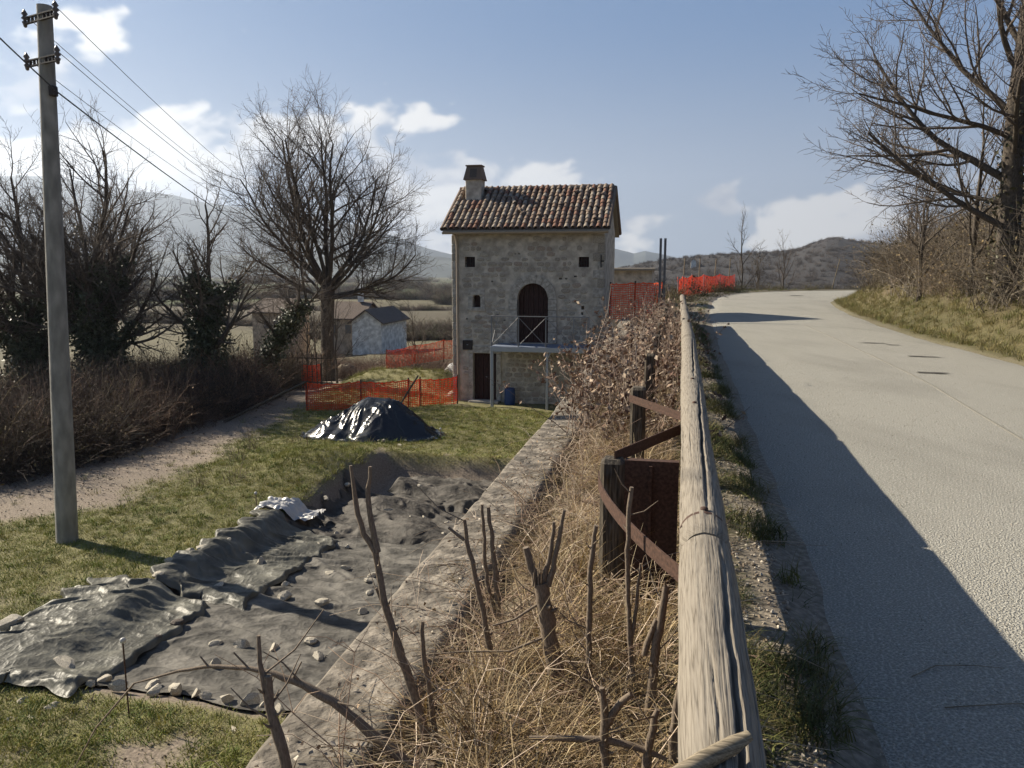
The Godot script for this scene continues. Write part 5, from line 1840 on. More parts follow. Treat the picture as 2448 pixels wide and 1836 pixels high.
func build_growth() -> void:
	var r := RandomNumberGenerator.new()
	r.seed = 1234
	# short grass of the yard
	var lawn := grass_tuft(1, 16, 0.17, 0.04, 0.0038, 0.55, [Color(1, 1, 1), Color(0.8, 0.85, 0.7), Color(1.25, 1.1, 0.75)])
	var green := [Color(0.21, 0.225, 0.058), Color(0.25, 0.245, 0.07), Color(0.165, 0.19, 0.05), Color(0.29, 0.25, 0.10)]
	var spot := func() -> Variant:
		# nearer ground gets more tufts
		var z := -5.8 - 23.0 * pow(r.randf(), 1.35)
		var x := r.randf_range(-14.5, -1.6)
		if z > -8 and x < -9.5: return null
		if r.randf() > yard_cover(x, z): return null
		if Vector2((x + 8.62) / 1.9, (z + 21.6) / 1.1).length() < 1.0: return null
		if z < -26.5 and x > -8.0: return null
		return Vector3(x, left_land(x, z) - 0.004, z)
	var at := scatter(62000, r, spot, 0.35, 0.7, 1.6)
	tag(many("grass", lawn, at, tints(at.size(), r, green), M.blade), "short green grass covering the yard round the trench", "", "", "stuff")
	var weeds := grass_tuft(3, 14, 0.14, 0.10, 0.006, 0.9, [Color(1, 1, 1), Color(0.8, 0.9, 0.7), Color(1.5, 1.2, 0.8)])
	at = scatter(5000, r, spot, 0.5, 0.6, 1.6)
	tag(many("lawn_weeds", weeds, at, tints(at.size(), r, [Color(0.12, 0.15, 0.04), Color(0.22, 0.19, 0.08), Color(0.09, 0.115, 0.035)]), M.blade), "coarser weeds and dry tufts dotted through the yard grass", "", "", "stuff")
	# longer, yellower tufts on the mound, the bank and the trench rim
	var tuft := grass_tuft(2, 18, 0.20, 0.22, 0.005, 0.6, [Color(1, 1, 1), Color(1.2, 1.1, 0.8)])
	var rough := func() -> Variant:
		var x := r.randf_range(-13.5, -2.0)
		var z := r.randf_range(-33.5, -7.0)
		var m := exp(-(pow((x + 8.6) / 1.5, 2) + pow((z + 17.6) / 2.0, 2))) + 0.9 * exp(-pow((z + 31) / 2.0, 2)) + 0.16 * smoothstep(0.1, 0.4, fine_noise.get_noise_2d(x * 60, z * 60))
		if r.randf() > m or (x > -7.5 and z < -7 and z > -19.3): return null
		if z < -26.9 and x > -8.2: return null
		if Vector2((x + 8.62) / 2.1, (z + 21.6) / 1.3).length() < 1.0: return null
		return Vector3(x, left_land(x, z) - 0.01, z)
	at = scatter(9000, r, rough, 0.4, 0.5, 1.2)
	tag(many("rough_grass", tuft, at, tints(at.size(), r, [Color(0.17, 0.175, 0.048), Color(0.21, 0.19, 0.07), Color(0.135, 0.145, 0.04)]), M.blade), "longer grass tufts on the mound and the bank behind the yard", "", "", "stuff")
	# dry weed stalks on the mound edge
	var weed := clump(5, 26, 0.5, 0.55, 0.85, 0.004, [Color(0.16, 0.13, 0.09), Color(0.12, 0.10, 0.07)])
	var patches := [[-10.2, -15.4, "patch of dry upright weed stalks nearest the pole"], [-9.6, -15.8, "second patch of dry weed stalks on the grass slope"], [-10.6, -17.6, "patch of dry weed stalks beside the dirt path"], [-11.0, -19.2, "further patch of dry weed stalks beside the dirt path"], [-10.4, -20.2, "farthest patch of dry weed stalks left of the black heap"]]
	for q in patches:
		var o := part("dry_weeds", weed, M.cane)
		o.position = Vector3(q[0], left_land(q[0], q[1]) - 0.03, q[1])
		o.rotation.y = r.randf() * TAU
		o.scale = Vector3.ONE * r.randf_range(0.8, 1.2)
		tag(o, q[2], "weeds", "dry weed patches")
	# clods, chips and leaf litter on the path and in the near yard
	var chip := Buf.new()
	var rc := RandomNumberGenerator.new()
	rc.seed = 4
	leaf_faces(chip, Vector3(0, 0.2, 0), 1.0, rc, 0.5)
	leaf_faces(chip, Vector3(0.3, 0.1, 0.2), 0.7, rc, 0.5)
	var chips := chip.mesh()
	var litter := func() -> Variant:
		var z := r.randf_range(-27.0, -5.8)
		var x := r.randf_range(-15.5, -1.7)
		var on_path := x < along(PATH_RIGHT, z) + 0.5 and x > along(PATH_LEFT, z) - 0.4
		if not on_path and not (z > -7.6) and r.randf() > 0.10: return null
		if x > -7.7 and z < -7.4 and z > -19.3: return null
		return Vector3(x, left_land(x, z) + 0.005, z)
	at = scatter(15000, r, litter, 1.2, 0.015, 0.06)
	tag(many("leaf_litter", chips, at, tints(at.size(), r, [Color(0.30, 0.24, 0.17), Color(0.17, 0.12, 0.08), Color(0.38, 0.33, 0.25), Color(0.11, 0.08, 0.055)]), M.leaf), "leaf litter and crumbs on the dirt path and the near yard", "", "", "stuff")
	# thicket along the left of the path: bramble and bare undergrowth
	var browns := [Color(0.075, 0.055, 0.045), Color(0.095, 0.07, 0.055), Color(0.06, 0.048, 0.042)]
	var brush := []
	for k in 3:
		brush.append(clump(40 + k, 120, 1.7, 1.5, 0.45, 0.007, browns, 2, 0.06, Color(0.075, 0.055, 0.035)))
	for k in 3:
		var thick := func() -> Variant:
			var z := r.randf_range(-34.0, -12.0)
			var edge := along(PATH_LEFT, z) - 1.9
			var x := edge - 9.0 * pow(r.randf(), 1.4)
			if x < -26: return null
			return Vector3(x, left_land(x, z) - 0.1, z)
		at = scatter(130, r, thick, 0.25, 0.85, 1.5)
		tag(many("bramble_thicket", brush[k], at, tints(at.size(), r, [Color(1, 1, 1), Color(1.7, 1.5, 1.35), Color(0.8, 0.8, 0.8), Color(1.2, 1.25, 0.9)]), M.cane), ["tangled brown bramble thicket along the left of the dirt path", "darker undergrowth mixed through the thicket by the path", "loose bramble growth filling the thicket by the path"][k], "", "", "stuff")
	var mid := func() -> Variant:
		var z := r.randf_range(-60.0, -31.0)
		var x := r.randf_range(-34.0, -9.5)
		if z > -37 and x > -14.5: return null
		if z > -38.5 and x > -20.5 and x < -13.5: return null
		return Vector3(x, land(x, z) - 0.1, z)
	at = scatter(150, r, mid, 0.25, 0.6, 1.1)
	tag(many("undergrowth", brush[1], at, tints(at.size(), r, [Color(1.9, 1.7, 1.6), Color(1.5, 1.35, 1.3)]), M.cane), "brown winter undergrowth round the oak and beyond", "", "", "stuff")
	# right bank scrub
	var tan := [Color(0.17, 0.145, 0.115), Color(0.14, 0.12, 0.098), Color(0.23, 0.20, 0.16), Color(0.105, 0.088, 0.072)]
	for k in 2:
		var scrub := clump(50 + k, 110, 1.5, 1.6, 0.5, 0.006, tan, 2, 0.06, Color(0.14, 0.11, 0.06))
		var bankside := func() -> Variant:
			var z := r.randf_range(-48.0, -13.0)
			var x := r.randf_range(6.5, 17.0)
			var d := -beside(ROAD_RIGHT, x, z)
			if d < 1.5 + 0.8 * r.randf(): return null
			return Vector3(x, land(x, z) - 0.1, z)
		at = scatter(260, r, bankside, 0.3, 0.7, 1.6)
		tag(many("bank_scrub", scrub, at, tints(at.size(), r, [Color(1, 1, 1), Color(0.8, 0.78, 0.75), Color(1.2, 1.1, 1.0)]), M.cane), ["dense dry scrub covering the right bank", "twiggy undergrowth between the trees of the right bank"][k], "", "", "stuff")
	var bank_grass := func() -> Variant:
		var z := r.randf_range(-50.0, -11.0)
		var x := r.randf_range(5.6, 12.0)
		var d := -beside(ROAD_RIGHT, x, z)
		if d < 0.05 or d > 3.5 or r.randf() > 1.2 - d * 0.3: return null
		return Vector3(x, land(x, z) - 0.02, z)
	at = scatter(11000, r, bank_grass, 0.5, 0.5, 1.25)
	tag(many("bank_grass", tuft, at, tints(at.size(), r, [Color(0.12, 0.125, 0.04), Color(0.17, 0.15, 0.065), Color(0.20, 0.165, 0.08)]), M.blade), "olive and straw grass along the foot of the right bank", "", "", "stuff")
	# verge beyond the bend
	var hedge := clump(70, 110, 1.8, 1.1, 0.4, 0.008, [Color(0.075, 0.065, 0.04), Color(0.10, 0.085, 0.055)], 4, 0.08, Color(0.05, 0.055, 0.025))
	var beyond := func() -> Variant:
		var x := r.randf_range(-1.0, 40.0)
		var z := r.randf_range(-84.0, -40.0)
		var d := beside(ROAD_LEFT, x, z)
		if d < 0.8 or d > 9.0: return null
		if z > -50 and d > 3: return null
		return Vector3(x, land(x, z) - 0.1, z)
	at = scatter(420, r, beyond, 0.25, 0.5, 1.1)
	tag(many("roadside_growth", hedge, at, tints(at.size(), r, [Color(1, 1, 1), Color(1.4, 1.3, 1.2)]), M.cane), "dark low growth along the outer edge of the bend", "", "", "stuff")
	var outer := func() -> Variant:
		var z := r.randf_range(-64.0, -24.0)
		var x := r.randf_range(-2.0, 10.0)
		var d := beside(ROAD_LEFT, x, z)
		if d < 0.02 or d > 1.7: return null
		return Vector3(x, land(x, z) - 0.02, z)
	at = scatter(5200, r, outer, 0.5, 0.4, 1.0)
	tag(many("verge_grass", tuft, at, tints(at.size(), r, [Color(0.085, 0.10, 0.03), Color(0.12, 0.115, 0.04)]), M.blade), "green grass on the road verge before the bend", "", "", "stuff")
	build_strip(r)

func build_strip(r: RandomNumberGenerator) -> void:
	# dry grass between the wall coping and the guard rail
	var straw := [Color(0.36, 0.28, 0.165), Color(0.28, 0.21, 0.12), Color(0.42, 0.345, 0.22), Color(0.21, 0.155, 0.095)]
	for k in 3:
		var dry := grass_tuft(11 + k, 34, 0.22, [0.42, 0.30, 0.5][k], 0.0028, [1.0, 1.25, 0.8][k], straw)
		var strip := func() -> Variant:
			var z := -1.2 - 9.5 * pow(r.randf(), 1.25)
			var x := r.randf_range(-0.9, 0.0)
			if r.randf() > smoothstep(-0.95, -0.35, x + 0.25 * fine_noise.get_noise_2d(z * 130, 20)): return null
			if fine_noise.get_noise_2d(x * 130, z * 130) < -0.22: return null
			return Vector3(x, -0.01, z)
		var at := scatter(430, r, strip, 0.5, 0.55, 1.15)
		tag(many("dry_grass", dry, at, tints(at.size(), r, [Color(1, 1, 1), Color(0.85, 0.8, 0.72), Color(1.1, 1.0, 0.85)], 0.8, 1.15), M.blade), ["straw-coloured dry grass between the wall and the guard rail", "bleached bent grass matted on the planted strip", "taller dry grass blades among the cut stems"][k], "", "", "stuff")
	# straw, twigs and crumbs lying on the soil and the coping
	var strew := Buf.new()
	for k in 9:
		strew.col = straw[k % 4] * r.randf_range(0.5, 1.1)
		var p := Vector3(r.randfn() * 0.05, 0.008 + 0.01 * r.randf(), r.randfn() * 0.05)
		var d := Vector3(r.randfn(), 0.1 * r.randfn(), r.randfn()).normalized() * r.randf_range(0.05, 0.14)
		strew.tube(PackedVector3Array([p - d, p + Vector3(0, 0.012, 0), p + d]), PackedFloat32Array([0.0012, 0.0018, 0.001]), 3)
	var lying := func() -> Variant:
		var z := -1.0 - 13.0 * pow(r.randf(), 1.4)
		var x := -1.30 + 1.30 * pow(r.randf(), 0.35)
		return Vector3(x, 0.022 if x < -0.95 else 0.0, z)
	var at := scatter(2400, r, lying, 0.3, 0.6, 1.4)
	tag(many("straw_litter", strew.mesh(), at, tints(at.size(), r, [Color(0.9, 0.9, 0.9), Color(0.6, 0.58, 0.55), Color(0.4, 0.36, 0.33)]), M.cane), "straw and broken twigs strewn on the strip and the wall coping", "", "", "stuff")
	var rc := RandomNumberGenerator.new()
	rc.seed = 14
	var lf := Buf.new()
	leaf_faces(lf, Vector3(0, 0.25, 0), 1.0, rc, 0.7)
	var fallen := func() -> Variant:
		var z := -1.5 - 22.0 * r.randf()
		var x := wall_x(z) + 0.06 + 0.5 * r.randf() if r.randf() < 0.6 else r.randf_range(-1.0, 0.6)
		return Vector3(x, 0.03 if x < -0.9 else 0.01, z)
	at = scatter(2200, r, fallen, 1.5, 0.010, 0.032)
	tag(many("fallen_leaves", lf.mesh(), at, tints(at.size(), r, [Color(0.40, 0.33, 0.25), Color(0.27, 0.19, 0.12), Color(0.48, 0.42, 0.34)]), M.leaf), "small dry fallen leaves on the coping and the strip", "", "", "stuff")
	# fine arching brambles through the strip
	var cane := clump(21, 7, 0.25, 0.75, 0.3, 0.0028, [Color(0.26, 0.18, 0.13), Color(0.40, 0.32, 0.24), Color(0.18, 0.125, 0.095)])
	var thorn := func() -> Variant:
		var z := -1.4 - 6.5 * pow(r.randf(), 1.2)
		return Vector3(r.randf_range(-0.95, 0.0), -0.02, z)
	at = scatter(200, r, thorn, 0.35, 0.6, 1.25)
	tag(many("bramble_canes", cane, at, PackedColorArray(), M.cane), "thin arching bramble canes among the dry grass", "", "", "stuff")
	# green and dry verge on the road side of the rail
	var verge := grass_tuft(15, 16, 0.14, 0.16, 0.0028, 1.0, [Color(1, 1, 1), Color(1.3, 1.15, 0.8)])
	var road_side := func() -> Variant:
		var z := -1.0 - 24.0 * pow(r.randf(), 1.5)
		var x := 0.06 + 0.60 * pow(r.randf(), 1.15)
		if fine_noise.get_noise_2d(x * 150 + 70, z * 90) < 0.02 and x > 0.22: return null
		return Vector3(x, land(x, z) - 0.01, z)
	at = scatter(6000, r, road_side, 0.6, 0.5, 1.3)
	tag(many("verge_grass", verge, at, tints(at.size(), r, [Color(0.075, 0.09, 0.03), Color(0.10, 0.105, 0.035), Color(0.17, 0.14, 0.07)]), M.blade), "thin green grass under the road side of the guard rail", "", "", "stuff")
	at = scatter(6500, r, func() -> Variant:
		var z := -1.0 - 18.0 * pow(r.randf(), 1.3)
		var x := 0.15 + 0.45 * r.randf()
		return Vector3(x, maxf(land(x, z), -0.02) + 0.004, z), 1.5, 0.006, 0.03)
	tag(many("gravel", boulder(rc, 0.7), at, tints(at.size(), r, [Color(0.46, 0.41, 0.34), Color(0.36, 0.31, 0.25), Color(0.25, 0.2, 0.15)]), M.cane), "loose pale gravel and crumbs along the road edge", "", "", "stuff")
	var chips := func() -> Variant:
		var z := -2.6 - 13.0 * pow(r.randf(), 1.6)
		var x := r.randf_range(0.7, 5.2)
		return Vector3(x, road_y(x, z) + 0.001, z)
	at = scatter(30000, r, chips, 1.5, 0.004, 0.010)
	tag(many("road_chippings", boulder(rc, 0.7), at, tints(at.size(), r, [Color(0.33, 0.30, 0.25), Color(0.28, 0.26, 0.215), Color(0.40, 0.37, 0.31)]), M.cane), "pale stone chippings loose on the road surface", "", "", "stuff")
	# leafy dry shrubs leaning over coping and rail
	var shrubs := [[-0.8, -8.1, 1.0, "near shrub with curled dry leaves spilling over the wall coping"], [-0.45, -9.3, 0.95, "dry-leaved shrub pressed against the guard rail"], [-1.0, -10.2, 1.0, "tallest dry-leaved shrub before the house balcony"], [-0.35, -11.6, 1.0, "dry-leaved shrub behind the nearest ones on the strip"], [-0.9, -12.8, 1.0, "dry-leaved shrub further along the coping"], [-0.2, -14.2, 1.0, "twiggy shrub poking over the rail onto the road"], [-0.8, -15.8, 1.0, "twiggy shrub midway along the strip"], [-0.3, -18.0, 1.0, "twiggy shrub near the far end of the strip"], [-0.8, -20.5, 1.0, "twiggy shrub before the orange net"], [-0.4, -23.0, 0.95, "last twiggy shrub beside the iron posts"], [-0.22, -7.6, 0.75, "low dry shrub hugging the log where two rails meet"], [-0.15, -10.6, 0.95, "dry shrub grown through the rail behind the low one"], [-0.1, -12.9, 1.0, "dry shrub grown through the rail, reaching over the road shadow"], [-0.25, -16.3, 1.0, "dry shrub tight against the rail further off"], [-0.2, -20.0, 1.0, "dry shrub tight against the far part of the rail"]]
	for k in shrubs.size():
		var q: Array = shrubs[k]
		var leafy: int = 14 if k < 5 else (9 if k >= 10 else 6)
		var o := thing("dry_shrub", q[3], "shrub", Vector3(q[0], -0.05, q[1]), 0.0, "dry shrubs on the planted strip")
		var rs := RandomNumberGenerator.new()
		rs.seed = 300 + k
		var stems := Buf.new()
		var leaves := Buf.new()
		for j in 46:
			var a := rs.randf() * TAU
			var p := Vector3(cos(a) * 0.35 * rs.randf(), 0, sin(a) * 0.5 * rs.randf())
			var d := Vector3(rs.randfn() * 0.42, 1.0, rs.randfn() * 0.42).normalized()
			var l: float = q[2] * rs.randf_range(0.5, 1.15) * (1.45 if j < 2 else 1.0)
			var pts := PackedVector3Array([p])
			var rad := PackedFloat32Array([0.006])
			for i in 6:
				d = (d + Vector3(rs.randfn(), rs.randfn() * 0.5, rs.randfn()) * 0.14).normalized()
				p += d * l / 6
				pts.append(p)
				rad.append(lerpf(0.006, 0.0018, (i + 1) / 6.0))
			stems.col = [Color(0.24, 0.18, 0.14), Color(0.17, 0.125, 0.10), Color(0.33, 0.27, 0.22)][rs.randi() % 3]
			stems.tube(pts, rad, 4)
			for i in 4:
				var at_ := pts[2 + rs.randi() % 5]
				var s := (d + Vector3(rs.randfn(), rs.randfn() * 0.5, rs.randfn())).normalized() * rs.randf_range(0.10, 0.28)
				stems.tube(PackedVector3Array([at_, at_ + s * 0.5, at_ + s]), PackedFloat32Array([0.003, 0.0022, 0.0012]), 3)
				for n in leafy / 4:
					leaves.col = [Color(0.27, 0.195, 0.135), Color(0.19, 0.12, 0.08), Color(0.34, 0.265, 0.195), Color(0.13, 0.075, 0.052)][rs.randi() % 4] * rs.randf_range(0.75, 1.2)
					leaf_faces(leaves, at_ + s * rs.randf() + Vector3(rs.randfn(), rs.randfn(), rs.randfn()) * 0.025, 0.06, rs, 0.9)
		part("stems", stems, M.cane, o)
		part("leaves", leaves, M.leaf, o)

# ------------------------------------------------------------------ hills and valley
func ridge(called: String, line: Array, foot: float, near: float, far: float, rough: float, material: Material, label: String, tint: Color) -> void:
	# line: [x, y, z] along the crest; the flank comes down towards the viewer by `near` metres and falls away behind
	var crest := PackedVector3Array()
	for k in line.size() - 1:
		for j in 14:
			var t := j / 14.0
			var a := Vector3(line[k][0], line[k][1], line[k][2])
			var b := Vector3(line[k + 1][0], line[k + 1][1], line[k + 1][2])
			crest.append(a.lerp(b, t))
	crest.append(Vector3(line[-1][0], line[-1][1], line[-1][2]))
	var across := 22
	var p := PackedVector3Array()
	var c := PackedColorArray()
	for i in crest.size():
		var q := crest[i]
		for j in across:
			var v := j / (across - 1.0)
			var d := lerpf(-far, near, v)
			var h := 1.0 - smoothstep(0.0, 1.0, absf(d) / (near if d > 0 else far))
			var out := Vector3(q.x, 0, q.z).normalized()
			var at := Vector3(q.x, 0, q.z) - out * d
			var bump := rough * (fine_noise.get_noise_2d(at.x * 0.9 / rough * 2.0, at.z * 0.9 / rough * 2.0) + 0.5 * fine_noise.get_noise_2d(at.x * 5.0 / rough, at.z * 5.0 / rough))
			p.append(Vector3(at.x, lerpf(foot, q.y, h) + bump * (0.35 + 0.65 * h) * (0.5 if absf(d) < near * 0.04 else 1.0), at.z))
			c.append(tint * (0.85 + 0.5 * (0.5 + 0.5 * broad_noise.get_noise_2d(at.x / rough * 3.0, at.z / rough * 6.0))))
	var b := Buf.new()
	b.grid(p, across, c)
	tag(part(called, b, material), label, "", "", "structure")

func build_hills() -> void:
	var s := 4200.0
	var m := []
	for q in [[-1.6, 0.15], [-1.2, 0.145], [-0.95, 0.127], [-0.84, 0.115], [-0.744, 0.1005], [-0.677, 0.0925], [-0.624, 0.082], [-0.578, 0.073], [-0.511, 0.0665], [-0.44, 0.060], [-0.376, 0.044], [-0.333, 0.0264], [-0.287, 0.0134], [-0.21, 0.006]]:
		m.append([q[0] * s, 1.75 + q[1] * s, -s])
	ridge("mountain", m, -60, 1500, 1400, 40, M.mountain, "long hazy blue mountain beyond the valley on the left", Color(1, 1, 1))
	var n := []
	for q in [[-1.1, 0.012], [-0.7, 0.02], [-0.45, 0.016], [-0.33, 0.010], [-0.2, 0.004], [-0.1, 0.001]]:
		n.append([q[0] * 2300, 1.75 + q[1] * 2300, -2300])
	ridge("low_hills", n, -45, 500, 600, 14, M.mountain, "low hazy foothills across the valley", Color(1.1, 1.0, 0.9))
	var bl := []
	for q in [[-700, 70], [-488, 128], [-424, 112], [-340, 92], [-257, 110], [-157, 88], [40, 40]]:
		bl.append([q[0] * 0.72, 1.75 + q[1] * 0.72, -4300])
	ridge("mountain", bl, -60, 700, 900, 12, M.mountain, "faint blue peaks far away just right of the stone house", Color(1, 1, 1))
	var h := []
	for q in [[-60, -3], [-34.4, 2.0], [-14.4, 6.0], [8.1, 8.2], [34.5, 10.4], [54.6, 10.9], [69.7, 12.1], [79.9, 15.6], [90.1, 18.8], [97, 19.3], [107.6, 17.4], [120.8, 16.2], [142.9, 15.2], [203.4, 15.0], [330, 22]]:
		h.append([q[0], q[1], -550])
	ridge("wooded_hill", h, -12, 330, 400, 2.2, M.hill_wood, "dark wooded hill beyond the bend of the road", Color(0.062, 0.058, 0.058))
	# bare woods standing on that hill: small branching crowns, too many to count
	var r := RandomNumberGenerator.new()
	r.seed = 17
	for k in 2:
		var tree := clump(80 + k, 46, 2.2, 5.2, 0.72, 0.05, [Color(1, 1, 1), Color(0.75, 0.72, 0.7), Color(1.3, 1.2, 1.1)])
		var at := []
		while at.size() < 1500:
			var t := r.randf()
			var x := lerpf(-50.0, 240.0, t)
			var crest := 0.0
			for j in h.size() - 1:
				if x >= h[j][0] and x <= h[j + 1][0]:
					crest = lerpf(h[j][1], h[j + 1][1], (x - h[j][0]) / (h[j + 1][0] - h[j][0]))
			var d := 330.0 * pow(r.randf(), 0.8)
			var y := lerpf(-12.0, crest, 1.0 - smoothstep(0.0, 1.0, d / 330.0))
			var out := Vector3(x, 0, -550).normalized()
			var q := Vector3(x, 0, -550) - out * d
			var sc := r.randf_range(0.6, 1.1) * lerpf(0.55, 1.0, d / 330.0)
			at.append(Transform3D(Basis.from_euler(Vector3(0, r.randf() * TAU, 0)).scaled(Vector3(sc, sc * 0.75, sc)), Vector3(q.x, y - 0.8, q.z)))
		tag(many("forest", tree, at, tints(at.size(), r, [Color(0.092, 0.082, 0.078), Color(0.075, 0.068, 0.068), Color(0.115, 0.10, 0.09)]), M.cane), ["bare winter woods covering the hill beyond the bend", "greyer bare trees mixed through the woods on the hill"][k], "", "", "stuff")
	# woods and hedges between the road bend and the hill, and hedge lines in the valley
	var near_tree := clump(85, 60, 2.6, 5.0, 0.6, 0.03, [Color(1, 1, 1), Color(0.75, 0.72, 0.7), Color(1.3, 1.2, 1.1)])
	var at := []
	while at.size() < 700:
		var z := r.randf_range(-260.0, -74.0)
		var x := r.randf_range(0.0, 0.55) * -z + r.randf_range(-6, 12)
		at.append(Transform3D(Basis.from_euler(Vector3(0, r.randf() * TAU, 0)).scaled(Vector3.ONE * r.randf_range(0.5, 1.0)), Vector3(x, land(x, z) - 0.5, z)))
	tag(many("woods", near_tree, at, tints(at.size(), r, [Color(0.16, 0.125, 0.10), Color(0.12, 0.095, 0.08), Color(0.20, 0.155, 0.115)]), M.cane), "bare brown woods between the road bend and the hill", "", "", "stuff")
	at = []
	while at.size() < 1900:
		var line := r.randi() % 14
		var z: float = [-105, -135, -165, -220, -270, -330, -420, -520, -640, -800, -1000, -1250, -1500, -1900][line]
		var x := r.randf_range(-0.95, -0.05) * -z
		if fine_noise.get_noise_2d(x * 0.6 + line * 300, line * 77) < -0.05: continue
		var zz := z + 0.06 * z * fine_noise.get_noise_2d(x * 0.4, line * 40) * 3.0
		var sc := r.randf_range(0.5, 1.0) * (0.75 if line < 4 else 1.2 + line * 0.12)
		at.append(Transform3D(Basis.from_euler(Vector3(0, r.randf() * TAU, 0)).scaled(Vector3(sc * 1.5, sc * 0.8, sc * 1.5)), Vector3(x, land(x, zz) - 0.5, zz)))
	tag(many("hedges", near_tree, at, tints(at.size(), r, [Color(0.14, 0.105, 0.085), Color(0.11, 0.085, 0.07), Color(0.10, 0.10, 0.06)]), M.cane), "brown hedges and copses between the fields of the valley", "", "", "stuff")

# ------------------------------------------------------------------ nets, posts, outbuildings
# a point of a net: on the ground, lifted by a third number, or standing on a wall top at the height of a fourth
func foot(q: Array) -> Vector3:
	if q.size() > 3:
		return Vector3(q[0], q[3], q[1])
	return Vector3(q[0], land(q[0], q[1]) + (q[2] if q.size() > 2 else 0.0), q[1])

# line: ground points the net follows; posts stand at them
func net(label: String, line: Array, height: float, post_material: Material, posts := true, sag := 0.05) -> void:
	var o := thing("safety_net", label, "net", foot(line[0]), 0.0, "orange safety nets")
	var org: Vector3 = o.position
	var b := Buf.new()
	var hb := Buf.new()
	for k in line.size() - 1:
		var a := foot(line[k]) - org
		var c := foot(line[k + 1]) - org
		var m := maxi(3, int(a.distance_to(c) / 0.07))
		var along_ := (c - a).normalized()
		var nrm := along_.cross(Vector3.UP).normalized()
		var rows := int(height / 0.07)
		var at := func(i: int, j: float) -> Vector3:
			var t := i / float(m)
			var v := j / rows
			return a.lerp(c, t) + Vector3.UP * (0.03 + height * v - sag * 4 * t * (1 - t) * (0.3 + v) + 0.05 * fine_noise.get_noise_2d(i * 60 + k * 300, v * 300)) + nrm * 0.10 * fine_noise.get_noise_2d(i * 50 + k * 500, v * 160)
		for j in rows + 1:
			var wide := 0.013 if j < rows else 0.024
			for i in m:
				var p: Vector3 = at.call(i, j)
				var q: Vector3 = at.call(i + 1, j)
				hb.quad(p - Vector3(0, wide, 0), p + Vector3(0, wide, 0), q + Vector3(0, wide, 0), q - Vector3(0, wide, 0))
		for i in m + 1:
			for j in range(0, rows, 2):
				var p: Vector3 = at.call(i, j)
				var q: Vector3 = at.call(i, mini(j + 2, rows))
				b.quad(p - along_ * 0.010, p + along_ * 0.010, q + along_ * 0.010, q - along_ * 0.010)
	b.i.append_array(PackedInt32Array())
	part("mesh_rows", hb, M.net, o)
	part("mesh_columns", b, M.net, o)
	if posts:
		for q in line:
			var ps := Buf.new()
			var y: float = foot(q).y
			ps.tube(PackedVector3Array([Vector3(q[0], y - 0.15, q[1] - 0.04) - org, Vector3(q[0] + 0.02, y + height + 0.12, q[1] - 0.04) - org]), fill(2, 0.03), 8, true)
			part("post", ps, post_material, o)

